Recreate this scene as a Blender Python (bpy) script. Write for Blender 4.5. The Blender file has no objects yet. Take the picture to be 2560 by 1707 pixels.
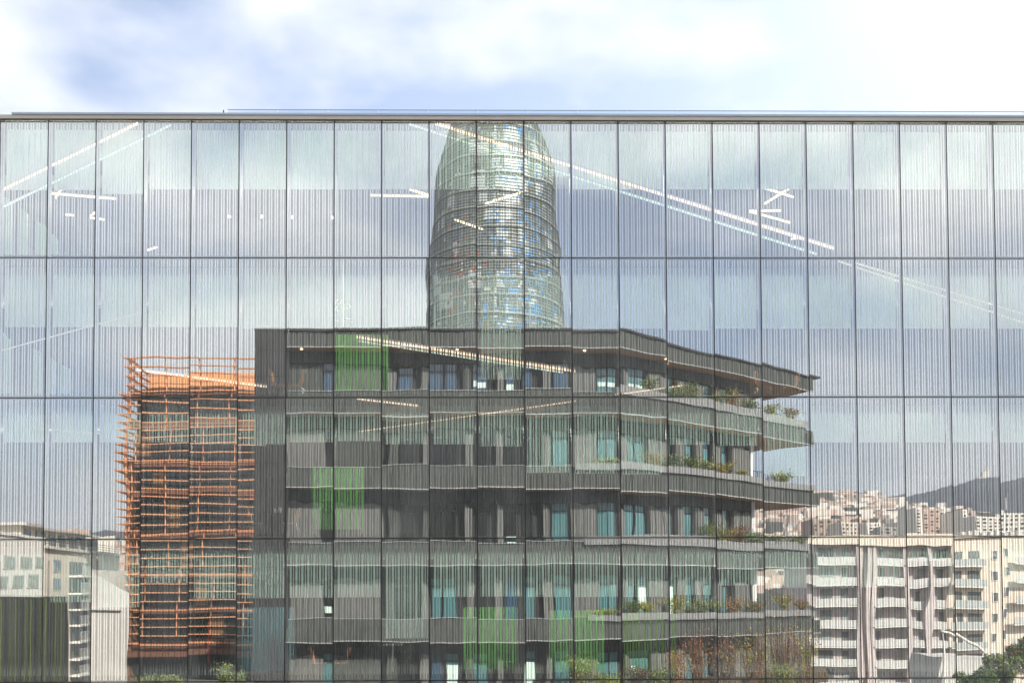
import bpy, math, random
from mathutils import Vector, Matrix
R = random.Random(7)
S = bpy.context.scene
COL = S.collection

# ------------------------------------------------------------------ camera
YAW, PIT, SH, ROLL, CZ = 0.0137505, 0.0338559, 0.2155927, 0.00380189, 14.7
D = 29.0                     # metres from the camera to the glass front (plane y = 0)
F = 2500.0                   # focal length in pixels of the 2560 wide photograph
c, s = math.cos(YAW), math.sin(YAW); cp, sp = math.cos(PIT), math.sin(PIT)
R0 = Vector((c, -s, 0)); FW = Vector((s*cp, c*cp, sp)); U0 = Vector((-s*sp, -c*sp, cp))
cr, sr = math.cos(ROLL), math.sin(ROLL)
RT = R0*cr - U0*sr; UP = R0*sr + U0*cr
CAM = Vector((0, -D, CZ))
cd = bpy.data.cameras.new('camera'); cam = bpy.data.objects.new('camera', cd); COL.objects.link(cam)
cam.matrix_world = Matrix(((RT.x, UP.x, -FW.x, CAM.x), (RT.y, UP.y, -FW.y, CAM.y), (RT.z, UP.z, -FW.z, CAM.z), (0, 0, 0, 1)))
cd.sensor_width = 36; cd.lens = 36*F/2560; cd.shift_y = SH; cd.clip_start = 0.1; cd.clip_end = 20000
S.camera = cam

# ------------------------------------------------------------------ light
SUN_AZ, SUN_EL = math.radians(32), math.radians(38)      # azimuth from +y towards +x
w = bpy.data.worlds.new('World'); S.world = w; w.use_nodes = True
nt = w.node_tree; N = nt.nodes; L = nt.links; N.clear()
def nd(t, N=N, **k):
    n = N.new(t)
    for a, b in k.items(): setattr(n, a, b)
    return n
sky = nd('ShaderNodeTexSky', sky_type='NISHITA', sun_disc=False)
sky.sun_elevation = SUN_EL; sky.sun_rotation = SUN_AZ; sky.altitude = 50; sky.dust_density = 0.6; sky.ozone_density = 5.0
tc = nd('ShaderNodeTexCoord')
mp = nd('ShaderNodeMapping'); mp.inputs['Scale'].default_value = (1, 1, 2.0); mp.inputs['Location'].default_value = (9.33, 5.5, 2.0)
L.new(tc.outputs['Generated'], mp.inputs['Vector'])
n1 = nd('ShaderNodeTexNoise'); n1.inputs['Scale'].default_value = 2.6; n1.inputs['Detail'].default_value = 5; n1.inputs['Roughness'].default_value = 0.5
L.new(mp.outputs[0], n1.inputs['Vector'])
r1 = nd('ShaderNodeMapRange'); r1.inputs['From Min'].default_value = 0.42; r1.inputs['From Max'].default_value = 0.60
r1.inputs['To Min'].default_value = 0.25; r1.inputs['To Max'].default_value = 1.0
L.new(n1.outputs['Fac'], r1.inputs['Value'])
n2 = nd('ShaderNodeTexNoise'); n2.inputs['Scale'].default_value = 4.0; n2.inputs['Detail'].default_value = 6
mp2 = nd('ShaderNodeMapping'); mp2.inputs['Scale'].default_value = (1, 1, 2.4); mp2.inputs['Location'].default_value = (9.0, 2.2, 5.0)
L.new(tc.outputs['Generated'], mp2.inputs['Vector']); L.new(mp2.outputs[0], n2.inputs['Vector'])
ramp = nd('ShaderNodeValToRGB'); e = ramp.color_ramp.elements
e[0].position = 0.36; e[0].color = (0.58, 0.63, 0.69, 1); e[1].position = 0.62; e[1].color = (0.92, 0.94, 0.95, 1)
L.new(n2.outputs['Fac'], ramp.inputs['Fac'])
# clouds shine brighter towards the sun, as real ones do
sd = Vector((math.sin(SUN_AZ)*math.cos(SUN_EL), math.cos(SUN_AZ)*math.cos(SUN_EL), math.sin(SUN_EL)))
dot = nd('ShaderNodeVectorMath', operation='DOT_PRODUCT'); dot.inputs[1].default_value = sd
L.new(tc.outputs['Generated'], dot.inputs[0])
rs = nd('ShaderNodeMapRange'); rs.inputs['From Min'].default_value = -0.8; rs.inputs['From Max'].default_value = 1.0
rs.inputs['To Min'].default_value = 0.0; rs.inputs['To Max'].default_value = 1.0
L.new(dot.outputs['Value'], rs.inputs['Value'])
wm = nd('ShaderNodeMix', data_type='RGBA'); wm.inputs[7].default_value = (0.86, 0.86, 0.87, 1)
L.new(rs.outputs[0], wm.inputs[0]); L.new(ramp.outputs['Color'], wm.inputs[6])
b1 = nd('ShaderNodeBackground'); b1.inputs['Strength'].default_value = 0.10
b2 = nd('ShaderNodeBackground'); b2.inputs['Strength'].default_value = 1.0
mx = nd('ShaderNodeMixShader'); wo = nd('ShaderNodeOutputWorld')
L.new(sky.outputs[0], b1.inputs['Color']); L.new(wm.outputs[2], b2.inputs['Color'])
L.new(r1.outputs[0], mx.inputs[0]); L.new(b1.outputs[0], mx.inputs[1]); L.new(b2.outputs[0], mx.inputs[2]); L.new(mx.outputs[0], wo.inputs['Surface'])
sl = bpy.data.lights.new('sun', 'SUN'); sl.energy = 4.4; sl.angle = math.radians(0.5); sl.color = (1.0, 0.94, 0.85)
so = bpy.data.objects.new('sun', sl); COL.objects.link(so); so.rotation_euler = (-sd).to_track_quat('-Z', 'Y').to_euler()
S.view_settings.view_transform = 'Standard'; S.view_settings.look = 'None'; S.view_settings.exposure = 0.62; S.view_settings.gamma = 1
S.render.engine = 'CYCLES'
S.cycles.max_bounces = 8; S.cycles.transparent_max_bounces = 12; S.cycles.glossy_bounces = 5; S.cycles.diffuse_bounces = 2
S.cycles.use_denoising = True; S.cycles.sample_clamp_indirect = 6.0

# ------------------------------------------------------------------ measuring
def ray(px, py):
    return RT*((px-1280)/F) + UP*((853.5+SH*2560-py)/F) + FW
def P(px, py, y=0.0):                 # the point of the plane y on that line of sight
    d = ray(px, py); return CAM + d*((y+D)/d.y)
def PZ(px, py, z):                    # ... of the level z
    d = ray(px, py); return CAM + d*((z-CZ)/d.z)
def M(px, py, Y):                     # a point seen mirrored in the glass, Y metres of path away
    p = P(px, py, Y-D); return Vector((p.x, -p.y, p.z))
# ------------------------------------------------------------------ materials
MATS = {}
def mat(name, col, rough=0.7, metal=0.0, noise=0.0, nscale=3.0, emit=None, es=0.0, bump=0.0, stretch=(1, 1, 1), spec=0.4):
    if name in MATS: return MATS[name]
    m = bpy.data.materials.new(name); m.use_nodes = True; t = m.node_tree; b = t.nodes['Principled BSDF']
    b.inputs['Base Color'].default_value = (*col, 1); b.inputs['Roughness'].default_value = rough; b.inputs['Metallic'].default_value = metal
    b.inputs['Specular IOR Level'].default_value = spec
    if emit: b.inputs['Emission Color'].default_value = (*emit, 1); b.inputs['Emission Strength'].default_value = es
    if noise or bump:
        g = t.nodes.new('ShaderNodeNewGeometry'); mpn = t.nodes.new('ShaderNodeMapping'); mpn.inputs['Scale'].default_value = stretch
        t.links.new(g.outputs['Position'], mpn.inputs['Vector'])
        n = t.nodes.new('ShaderNodeTexNoise'); n.inputs['Scale'].default_value = nscale; n.inputs['Detail'].default_value = 6; n.inputs['Roughness'].default_value = 0.65
        t.links.new(mpn.outputs[0], n.inputs['Vector'])
        if noise:
            r = t.nodes.new('ShaderNodeMapRange'); r.inputs['From Min'].default_value = 0.3; r.inputs['From Max'].default_value = 0.7
            r.inputs['To Min'].default_value = 1-noise; r.inputs['To Max'].default_value = 1+noise
            t.links.new(n.outputs['Fac'], r.inputs['Value'])
            v = t.nodes.new('ShaderNodeVectorMath'); v.operation = 'SCALE'; v.inputs[0].default_value = col
            t.links.new(r.outputs[0], v.inputs['Scale']); t.links.new(v.outputs[0], b.inputs['Base Color'])
        if bump:
            bp = t.nodes.new('ShaderNodeBump'); bp.inputs['Strength'].default_value = bump; bp.inputs['Distance'].default_value = 0.02
            t.links.new(n.outputs['Fac'], bp.inputs['Height']); t.links.new(bp.outputs[0], b.inputs['Normal'])
    MATS[name] = m; return m

PITCH, HH, X0, Z0 = 1.391563, 4.1058, -13.12413, CZ+14.01076
def facade_glass():
    m = bpy.data.materials.new('striped_mirror_glass'); m.use_nodes = True; t = m.node_tree; n = t.nodes; l = t.links; n.clear()
    tcn = n.new('ShaderNodeTexCoord'); sx = n.new('ShaderNodeSeparateXYZ'); l.new(tcn.outputs['Object'], sx.inputs[0])
    def ma(op, a, b=None, cc=None):
        q = n.new('ShaderNodeMath'); q.operation = op
        for i, v in enumerate((a, b, cc)):
            if v is None: continue
            if isinstance(v, (int, float)): q.inputs[i].default_value = v
            else: l.new(v, q.inputs[i])
        return q.outputs[0]
    per = (PITCH-0.03)/8
    u = ma('MULTIPLY', ma('FRACT', ma('DIVIDE', sx.outputs['X'], per)), 1.0)
    # eight periods to a pane: edge stripe | wide gap | stripe | narrow gap | stripe | wide gap ...
    s1 = ma('LESS_THAN', ma('ABSOLUTE', ma('SUBTRACT', u, 0.15)), 0.112)
    s2 = ma('LESS_THAN', ma('ABSOLUTE', ma('SUBTRACT', u, 0.55)), 0.112)
    zin = ma('MULTIPLY', ma('GREATER_THAN', sx.outputs['Z'], 0.035), ma('LESS_THAN', sx.outputs['Z'], HH-0.028-0.035))
    stripe = ma('MULTIPLY', ma('MAXIMUM', s1, s2), zin)
    # clear glass between the stripes
    gl = n.new('ShaderNodeBsdfGlossy'); gl.inputs['Roughness'].default_value = 0.0; gl.inputs['Color'].default_value = (0.97, 0.99, 0.98, 1)
    tr = n.new('ShaderNodeBsdfTransparent'); tr.inputs['Color'].default_value = (0.84, 0.93, 0.89, 1)
    mg = n.new('ShaderNodeMixShader'); mg.inputs[0].default_value = GAPR; l.new(tr.outputs[0], mg.inputs[1]); l.new(gl.outputs[0], mg.inputs[2])
    # mirror-coated stripe
    g2 = n.new('ShaderNodeBsdfGlossy'); g2.inputs['Roughness'].default_value = 0.0; g2.inputs['Color'].default_value = (STR, STR, STR, 1)
    df = n.new('ShaderNodeBsdfDiffuse'); df.inputs['Color'].default_value = (0.74, 0.73, 0.70, 1)
    # milky flare veil put into the glass as soft diffuse smears that differ from pane to pane, a little heavier near the pane edges
    gp = n.new('ShaderNodeNewGeometry'); oi = n.new('ShaderNodeObjectInfo')
    mp_ = n.new('ShaderNodeMapping'); mp_.inputs['Scale'].default_value = (1.0, 1.0, 0.45); l.new(gp.outputs['Position'], mp_.inputs['Vector'])
    nz = n.new('ShaderNodeTexNoise'); nz.inputs['Scale'].default_value = 0.55; nz.inputs['Detail'].default_value = 7; nz.inputs['Roughness'].default_value = 0.62; l.new(mp_.outputs[0], nz.inputs['Vector'])
    veil = ma('MULTIPLY', ma('ADD', ma('MULTIPLY', ma('MAXIMUM', ma('SUBTRACT', nz.outputs['Fac'], 0.36), 0.0), 0.55), ma('MULTIPLY', oi.outputs['Random'], 0.025)), 1.0)
    veil = ma('ADD', veil, 0.06)
    m2 = n.new('ShaderNodeMixShader'); l.new(veil, m2.inputs[0]); l.new(g2.outputs[0], m2.inputs[1]); l.new(df.outputs[0], m2.inputs[2])
    mgd = n.new('ShaderNodeMixShader'); l.new(ma('MULTIPLY', veil, 0.8), mgd.inputs[0]); l.new(mg.outputs[0], mgd.inputs[1]); l.new(df.outputs[0], mgd.inputs[2]); mg = mgd
    mm = n.new('ShaderNodeMixShader'); l.new(stripe, mm.inputs[0]); l.new(mg.outputs[0], mm.inputs[1]); l.new(m2.outputs[0], mm.inputs[2])
    o = n.new('ShaderNodeOutputMaterial'); l.new(mm.outputs[0], o.inputs['Surface'])
    return m
LPOW = 520.0; HAZE = 0.00016
GAPR, STR = 0.46, 0.90
M_GLASS = facade_glass()
def clear_mat(name, col):
    m = bpy.data.materials.new(name); m.use_nodes = True; t = m.node_tree; t.nodes.clear()
    tr = t.nodes.new('ShaderNodeBsdfTransparent'); tr.inputs['Color'].default_value = (*col, 1)
    df = t.nodes.new('ShaderNodeBsdfDiffuse'); df.inputs['Color'].default_value = (0.3, 0.4, 0.36, 1)
    mxx = t.nodes.new('ShaderNodeMixShader'); mxx.inputs[0].default_value = 0.04
    t.links.new(tr.outputs[0], mxx.inputs[1]); t.links.new(df.outputs[0], mxx.inputs[2])
    o = t.nodes.new('ShaderNodeOutputMaterial'); t.links.new(mxx.outputs[0], o.inputs['Surface']); return m
M_BACK = clear_mat('pane_back', (0.97, 0.99, 0.98))
M_RAILGLASS = clear_mat('railing_glass', (0.93, 0.96, 0.99))
M_JOINT = mat('joint_metal', (0.055, 0.045, 0.05), 0.5, 0.0, 0.2, 2)
M_MULL = mat('mullion_metal', (0.20, 0.19, 0.20), 0.45, 0.3)
M_COP1 = mat('coping_sheet', (0.80, 0.72, 0.64), 0.6, 0.0, 0.1, 0.6)
M_COP2 = mat('coping_top_sheet', (0.66, 0.74, 0.86), 0.5, 0.0, 0.08, 0.5)
M_SLAB = mat('floor_slab', (0.10, 0.10, 0.10), 0.8, 0, 0.2, 1)
M_INWALL = mat('interior_wall', (0.16, 0.15, 0.14), 0.9)
M_CEIL = mat('ceiling_paint', (0.14, 0.14, 0.14), 0.9)
def fabric(name, col):
    m = bpy.data.materials.new(name); m.use_nodes = True; t = m.node_tree; t.nodes.clear()
    a = t.nodes.new('ShaderNodeBsdfDiffuse'); a.inputs['Color'].default_value = (*col, 1)
    b = t.nodes.new('ShaderNodeBsdfTranslucent'); b.inputs['Color'].default_value = (*col, 1)
    mxx = t.nodes.new('ShaderNodeMixShader'); mxx.inputs[0].default_value = 0.55
    t.links.new(a.outputs[0], mxx.inputs[1]); t.links.new(b.outputs[0], mxx.inputs[2])
    o = t.nodes.new('ShaderNodeOutputMaterial'); t.links.new(mxx.outputs[0], o.inputs['Surface']); return m
M_BLIND = fabric('blind_fabric', (0.82, 0.90, 0.87))
M_HEM = fabric('blind_hem', (0.97, 0.99, 0.98))
M_LAMP = mat('lamp_light', (0.9, 0.8, 0.7), 0.5, emit=(1.0, 0.72, 0.42), es=4.5)
M_LAMPB = mat('lamp_body', (0.7, 0.68, 0.62), 0.5)
M_STREAK = mat('reflection_glow', (0.9, 0.8, 0.7), 0.5, emit=(1.0, 0.62, 0.46), es=2.0)  # emission of the added tubes that imitate reflected lamps
M_STREAK2 = mat('reflection_glow_cool', (0.8, 0.9, 0.8), 0.5, emit=(0.78, 0.95, 0.84), es=0.9)
M_STREAKF = mat('reflection_glow_faint', (0.8, 0.8, 0.7), 0.5, emit=(1.0, 0.80, 0.62), es=0.8)
M_GREEN = fabric('green_board', (0.50, 0.82, 0.38))
M_TEAL = fabric('teal_board', (0.42, 0.62, 0.68))
M_WHITEB = mat('white_metal', (0.7, 0.72, 0.7), 0.4)
M_ORCH = mat('orange_plywood', (0.92, 0.34, 0.12), 0.5, 0, 0.1, 6)
M_CHROME = mat('chair_steel', (0.75, 0.78, 0.75), 0.25, 0.6)
M_PALEG = mat('pale_green_panel', (0.50, 0.72, 0.55), 0.6)
M_CARD = mat('cardboard', (0.33, 0.22, 0.09), 0.9, 0, 0.15, 4)
M_WOOD = mat('table_wood', (0.35, 0.2, 0.1), 0.6)

# ------------------------------------------------------------------ meshes
class MB:
    def __init__(s): s.v = []; s.f = []; s.m = []
    def quad(s, a, b, c_, d, mi=0):
        i = len(s.v); s.v += [tuple(a), tuple(b), tuple(c_), tuple(d)]; s.f.append((i, i+1, i+2, i+3)); s.m.append(mi)
    def box(s, x0, x1, y0, y1, z0, z1, mi=0):
        i = len(s.v)
        s.v += [(x, y, z) for z in (z0, z1) for x, y in ((x0, y0), (x1, y0), (x1, y1), (x0, y1))]
        for f in ((0, 3, 2, 1), (4, 5, 6, 7), (0, 1, 5, 4), (1, 2, 6, 5), (2, 3, 7, 6), (3, 0, 4, 7)):
            s.f.append(tuple(i+k for k in f)); s.m.append(mi)
    def prism(s, poly, z0, z1, mi=0):
        i = len(s.v); n = len(poly)
        s.v += [(p[0], p[1], z0) for p in poly] + [(p[0], p[1], z1) for p in poly]
        s.f.append(tuple(i+k for k in reversed(range(n)))); s.f.append(tuple(i+n+k for k in range(n))); s.m += [mi, mi]
        for k in range(n):
            q = (k+1) % n; s.f.append((i+k, i+q, i+n+q, i+n+k)); s.m.append(mi)
    def bar(s, a, b, r, r2=None, n=6, mi=0):
        a = Vector(a); b = Vector(b); d = (b-a)
        if d.length < 1e-6: return
        d.normalize(); r2 = r if r2 is None else r2
        u = d.cross(Vector((0, 0, 1)) if abs(d.z) < 0.9 else Vector((1, 0, 0))).normalized(); v = d.cross(u)
        i = len(s.v)
        for p, rr in ((a, r), (b, r2)):
            for k in range(n):
                t = 2*math.pi*(k+0.5)/n; s.v.append(tuple(p + u*(rr*math.cos(t)) + v*(rr*math.sin(t))))
        for k in range(n):
            q = (k+1) % n; s.f.append((i+k, i+q, i+n+q, i+n+k)); s.m.append(mi)
        s.f.append(tuple(i+k for k in reversed(range(n)))); s.f.append(tuple(i+n+k for k in range(n))); s.m += [mi, mi]
    def obox(s, a, b, n, t, z0, z1, mi=0):       # wall from plan point a to b, thickness t along n
        a = Vector(a[:2]); b = Vector(b[:2]); n = Vector(n[:2])
        s.prism([a, b, b+n*t, a+n*t], z0, z1, mi)
    def leaf(s, p, r, rnd, mi=0):
        u = Vector((rnd.uniform(-1, 1), rnd.uniform(-1, 1), rnd.uniform(-1, 1))).normalized()
        v = u.cross(Vector((rnd.uniform(-1, 1), rnd.uniform(-1, 1), rnd.uniform(-1, 1)))).normalized()
        p = Vector(p); s.quad(p-u*r, p+v*r*0.55, p+u*r, p-v*r*0.55, mi)
    def ball(s, p, r, n=8, mi=0):
        i = len(s.v); p = Vector(p)
        for a in range(1, n):
            for b in range(n*2):
                t = math.pi*a/n; q = math.pi*b/n
                s.v.append(tuple(p + Vector((math.sin(t)*math.cos(q), math.sin(t)*math.sin(q), math.cos(t)))*r))
        top = len(s.v); s.v += [tuple(p+Vector((0, 0, r))), tuple(p-Vector((0, 0, r)))]
        m = n*2
        for b in range(m):
            q = (b+1) % m
            s.f.append((top, i+b, i+q)); s.m.append(mi)
            s.f.append((top+1, i+(n-2)*m+q, i+(n-2)*m+b)); s.m.append(mi)
            for a in range(n-2):
                s.f.append((i+a*m+b, i+(a+1)*m+b, i+(a+1)*m+q, i+a*m+q)); s.m.append(mi)
    def build(s, name, mats, parent=None, kind=None, origin=None, label=None):
        if not isinstance(mats, (list, tuple)): mats = [mats]
        off = Vector(parent['org']) if parent is not None and 'org' in parent else Vector((0, 0, 0))
        me = bpy.data.meshes.new(name); me.from_pydata([tuple(Vector(v)-off) for v in s.v] if off.length else s.v, [], s.f)
        for m in mats: me.materials.append(m)
        if len(mats) > 1: me.polygons.foreach_set('material_index', s.m)
        me.update(); o = bpy.data.objects.new(name, me); COL.objects.link(o)
        if parent is not None: o.parent = parent
        if kind: o['kind'] = kind
        if label: o['label'] = label
        return o
def thing(name, label, cat, group=None, loc=(0, 0, 0)):
    o = bpy.data.objects.new(name, None); COL.objects.link(o); o.location = loc; o['label'] = label; o['category'] = cat
    if group: o['group'] = group
    return o
def root(name, label, cat, loc, group=None):
    o = thing(name, label, cat, group, loc); o['org'] = tuple(loc); return o
def tag(o, label, cat, group=None):
    o['label'] = label; o['category'] = cat
    if group: o['group'] = group
    return o
def child_org(o, p):                  # lets a part carry sub-parts given in world coordinates
    o['org'] = tuple(p['org'])
    return o

# ================================================================== SETTING
g = MB(); g.quad((-6000, -6000, -0.3), (6000, -6000, -0.3), (6000, 3000, -0.3), (-6000, 3000, -0.3))
g.build('ground', mat('ground_earth', (0.13, 0.12, 0.10), 0.95, 0, 0.4, 0.02), kind='structure')
g = MB(); g.box(-60, 60, -22, -6, -0.29, -0.02); g.build('street', mat('asphalt', (0.05, 0.05, 0.05), 0.9, 0, 0.3, 1), kind='structure')
g = MB(); g.box(-60, 60, -6, -0.8, -0.29, 0.12); g.build('pavement', mat('paving', (0.25, 0.24, 0.22), 0.9, 0, 0.2, 1), kind='structure')
g = MB(); g.box(-60, 60, -29, -22, -0.29, 0.12); g.build('far_pavement', MATS['paving'], kind='structure')

# ================================================================== GLASS OFFICE BUILDING
off = root('office_building', 'glass office building with striped mirror panes filling the picture', 'building', (0, 0, 0))
NC0, NC1 = -3, 25                      # pane columns; joint k stands at X0 + k*PITCH
NR = 7
def zrow(r): return Z0 - r*HH          # joint level above row r
JW = 0.030; JH = 0.028
XL, XR = X0+(NC0-1)*PITCH, X0+(NC1-1)*PITCH
def pane_mesh(rnd):
    w_, h_ = PITCH-JW, HH-JH; nx, nz = 14, 34
    tx, tz = rnd.gauss(0, 0.0008), rnd.gauss(0, 0.0008)
    waves = [(rnd.uniform(3.5, 9.5), rnd.uniform(-2.0, 2.0), rnd.uniform(0, 6.3), rnd.gauss(0, 0.00055)) for _ in range(3)]
    waves += [(rnd.uniform(-1.5, 1.5), rnd.uniform(1.5, 4.5), rnd.uniform(0, 6.3), rnd.gauss(0, 0.00065)) for _ in range(3)]
    bow = rnd.gauss(0, 0.0006)
    v = []; f = []; m = []
    for j in range(nz+1):
        for i in range(nx+1):
            x = w_*i/nx; z = h_*j/nz; cx_, cz_ = x-w_/2, z-h_/2
            y = tx*cx_ + tz*cz_ + bow*cx_*cx_/w_
            for kx, kz, ph, a in waves: y += a/math.hypot(kx, kz)*math.sin(kx*x+kz*z+ph)
            v.append((x, y, z))
    for j in range(nz):
        for i in range(nx):
            a = j*(nx+1)+i; f.append((a, a+1, a+nx+2, a+nx+1)); m.append(0)
    nf = len(f)
    i0 = len(v); v += [(0, 0.024, 0), (w_, 0.024, 0), (w_, 0.024, h_), (0, 0.024, h_)]
    A, B, C, E_ = i0+4, i0+5, i0+6, i0+7; v += [v[0], v[nx], v[(nz+1)*(nx+1)-1], v[nz*(nx+1)]]
    f += [(i0+3, i0+2, i0+1, i0)]; m += [1]
    f += [(i0, i0+1, B, A), (B, i0+1, i0+2, C), (E_, C, i0+2, i0+3), (i0, A, E_, i0+3)]; m += [1]*4
    me = bpy.data.meshes.new('glass_pane'); me.from_pydata(v, [], f); me.materials.append(M_GLASS); me.materials.append(M_BACK)
    me.polygons.foreach_set('material_index', m); me.polygons.foreach_set('use_smooth', [k < nf for k in range(len(f))]); me.update(); return me
for r in range(NR):
    for k in range(NC0, NC1):
        rnd = random.Random(1000*r+k*7+3)
        o = bpy.data.objects.new('glass_pane', pane_mesh(rnd)); COL.objects.link(o); o.parent = off
        o.location = (X0+(k-1)*PITCH+JW/2, 0, zrow(r+1)+JH/2)
# joints: dark gaskets behind the gaps, mullions and transoms
for k in range(NC0, NC1+1):
    x = X0+(k-1)*PITCH
    b = MB(); b.box(x-0.024, x+0.024, 0.006 + 0.02, 0.06, zrow(NR), Z0); b.build('gasket', M_JOINT, off)
    b = MB(); b.box(x-0.035, x+0.035, 0.063, 0.22, zrow(NR), Z0); b.build('mullion', M_MULL, off)
for r in range(NR+1):
    z = zrow(r)
    b = MB(); b.box(XL, XR, 0.0265, 0.0615, z-0.022, z+0.022); b.build('gasket', M_JOINT, off)
    if r:
        b = MB(); b.box(XL, XR, 0.23, 15.9, z-0.18, z+0.17); b.build('floor_slab', M_SLAB, off)
        b = MB(); b.box(XL, XR, 0.35, 15.85, z-0.42, z-0.19); b.build('ceiling', M_CEIL, off)
b = MB(); b.box(XL-0.3, XR+0.3, 15.92, 16.2, -0.25, Z0+0.1); b.build('rear_wall', M_INWALL, off)
for x in (XL-0.3, XR+0.03):
    b = MB(); b.box(x, x+0.27, 0.03, 15.9, -0.25, Z0+0.1); b.build('side_wall', M_INWALL, off)
for k in range(NC0+2, NC1, 4):
    x = X0+k*PITCH+0.3
    b = MB(); b.bar((x, 5.0, 0), (x, 5.0, Z0-0.1), 0.25, n=10); b.build('column', M_INWALL, off)
b = MB(); b.box(XL-0.3, XR+0.3, 0.30, 16.2, Z0+0.03, Z0+0.10); b.build('roof', mat('roof_gravel', (0.3, 0.3, 0.29), 0.95), off)
# coping: beige fascia with a bluish cap that starts a little in from the left
ztop = P(1280, 292, -0.12).z; zfl = P(1280, 299.5, -0.12).z
segs = [(XL-0.3, P(770/2352*860, 290, -0.12).x), (P(770/2352*860, 290, -0.12).x, P(765, 290, -0.12).x), (P(765, 290, -0.12).x, P(1243, 290, -0.12).x),
        (P(1243, 290, -0.12).x, P(1720, 290, -0.12).x), (P(1720, 290, -0.12).x, P(2200, 290, -0.12).x), (P(2200, 290, -0.12).x, XR+0.3)]
for a, b_ in segs:
    b = MB(); b.box(a+0.004, b_-0.004, -0.12, -0.03, zfl, ztop+0.02); b.box(a+0.004, b_-0.004, -0.029, 0.29, Z0+0.035, ztop+0.02); b.build('coping', M_COP1, off)
b = MB(); b.box(XL-0.3, XR+0.3, -0.10, -0.04, zfl-0.018, zfl-0.001); b.build('drip_edge', mat('drip_brown', (0.10, 0.06, 0.04), 0.6), off)
xs = P(30, 288, -0.12).x
for a, b_ in segs:
    a = max(a, xs)
    b = MB()
    b.box(a+0.004, b_-0.004, -0.16, 0.34, ztop+0.021, ztop+0.075); b.build('coping_cap', M_COP2, off)
# roof railing of clear glass
rail = root('roof_railing', 'low clear glass railing with thin top rail along the roof edge', 'railing', (0, 0.6, ztop))
xr0 = P(559, 285, 0.6).x; zt = P(1280, 276, 0.6).z; zb = ztop+0.086-0.3
b = MB(); b.bar((xr0, 0.6, P(558, 277, 0.6).z+0.01), (xr0, 0.6, zb), 0.018, n=8); b.build('post', mat('dark_post', (0.05, 0.05, 0.06), 0.5), rail)
q = 0; x = xr0+0.12
while x < XR:
    x2 = min(x+1.5, XR)
    b = MB(); b.box(x+0.008, x2-0.008, 0.595, 0.607, zb, zt-0.012); b.build('glass_pane', M_RAILGLASS, rail)
    x = x2
    if x < XR: b = MB(); b.bar((x, 0.601, zb), (x, 0.601, zt-0.012), 0.007, n=6); b.build('post', mat('pale_post', (0.75, 0.77, 0.8), 0.4), rail)
b = MB(); b.box(xr0+0.12, XR, 0.588, 0.614, zt-0.011, zt+0.003); b.build('top_rail', mat('rail_metal', (0.35, 0.42, 0.52), 0.4, 0.3), rail)

# roller blinds: hem height measured for every pane (row -> list from column 0)
HEM = {
 0: {**{k: 472 for k in range(-2, 24)}, 0: 474, 1: 474, 2: 484, 11: 441},
 1: {**{k: 820 for k in range(-2, 24)}, 0: 816, 1: 816, 2: 815, 3: 816, 4: 816, 10: 947, 14: 824},
 2: {**{k: 1104 for k in range(-2, 24)}, 3: 1104, 4: 1108, 5: 1109, 6: 1104, 7: 1101, 8: 1109, 9: 1109, 10: 1114, 11: 1180, 12: 1182, 13: 1184, 14: 1110, 15: 1113, 16: 1188},
 3: {**{k: 1466 for k in range(-2, 24)}, 0: 1490, 1: 1503, 2: 1516, 3: 1455, 4: 1494, 5: 1493, 6: 1492, 7: 1491, 8: 1593, 9: 1490, 10: 1489, 11: 1490, 12: 1490, 13: 1490, 14: 1485, 15: 1461, 16: 1467, 19: 1400, 20: 1395},
}
YB = 0.30
for r, row in HEM.items():
    for k, hy in row.items():
        if k < NC0+1 or k >= NC1: continue
        xa = X0+(k-1)*PITCH+0.075; xb = X0+k*PITCH-0.075
        px = 119.7+118.9*k-60
        zb_ = P(px, hy, YB).z
        b = MB(); b.box(xa, xb, YB, YB+0.004, zb_+0.02, zrow(r)-0.19)
        o = b.build('roller_blind', M_BLIND, off)
        b = MB(); b.box(xa, xb, YB-0.012, YB+0.014, zb_-0.014, zb_+0.019); h = b.build('hem_bar', M_HEM, o)

# unseen lights added in the rooms to backlight blinds and boards, a few metres behind the glass
for r in range(4):
    z = zrow(r)-0.46
    t = root('backlight_row', 'added unseen light row backlighting the blinds of the %s storey' % ('top', 'second', 'third', 'fourth')[r], 'lighting', (0, 3.6, z), 'added backlight rows')
    for k in range(3):
        x = XL+6.7+k*12.9
        m = MB(); m.box(x-6.35, x+6.35, 3.42, 3.50, z-0.02, z+0.24); m.box(x-6.35, x+6.35, 3.501, 4.1, z+0.1, z+0.24); m.build('housing', M_LAMPB, t)
        al = bpy.data.lights.new('blind_backlight', 'AREA'); al.shape = 'RECTANGLE'; al.size = 12.6; al.size_y = 0.5; al.energy = LPOW; al.color = (1.0, 0.95, 0.86)
        ao = bpy.data.objects.new('blind_backlight', al); COL.objects.link(ao); ao.location = (x, 3.30, z-0.02); ao.rotation_euler = (math.radians(-55), 0, 0)
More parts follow.
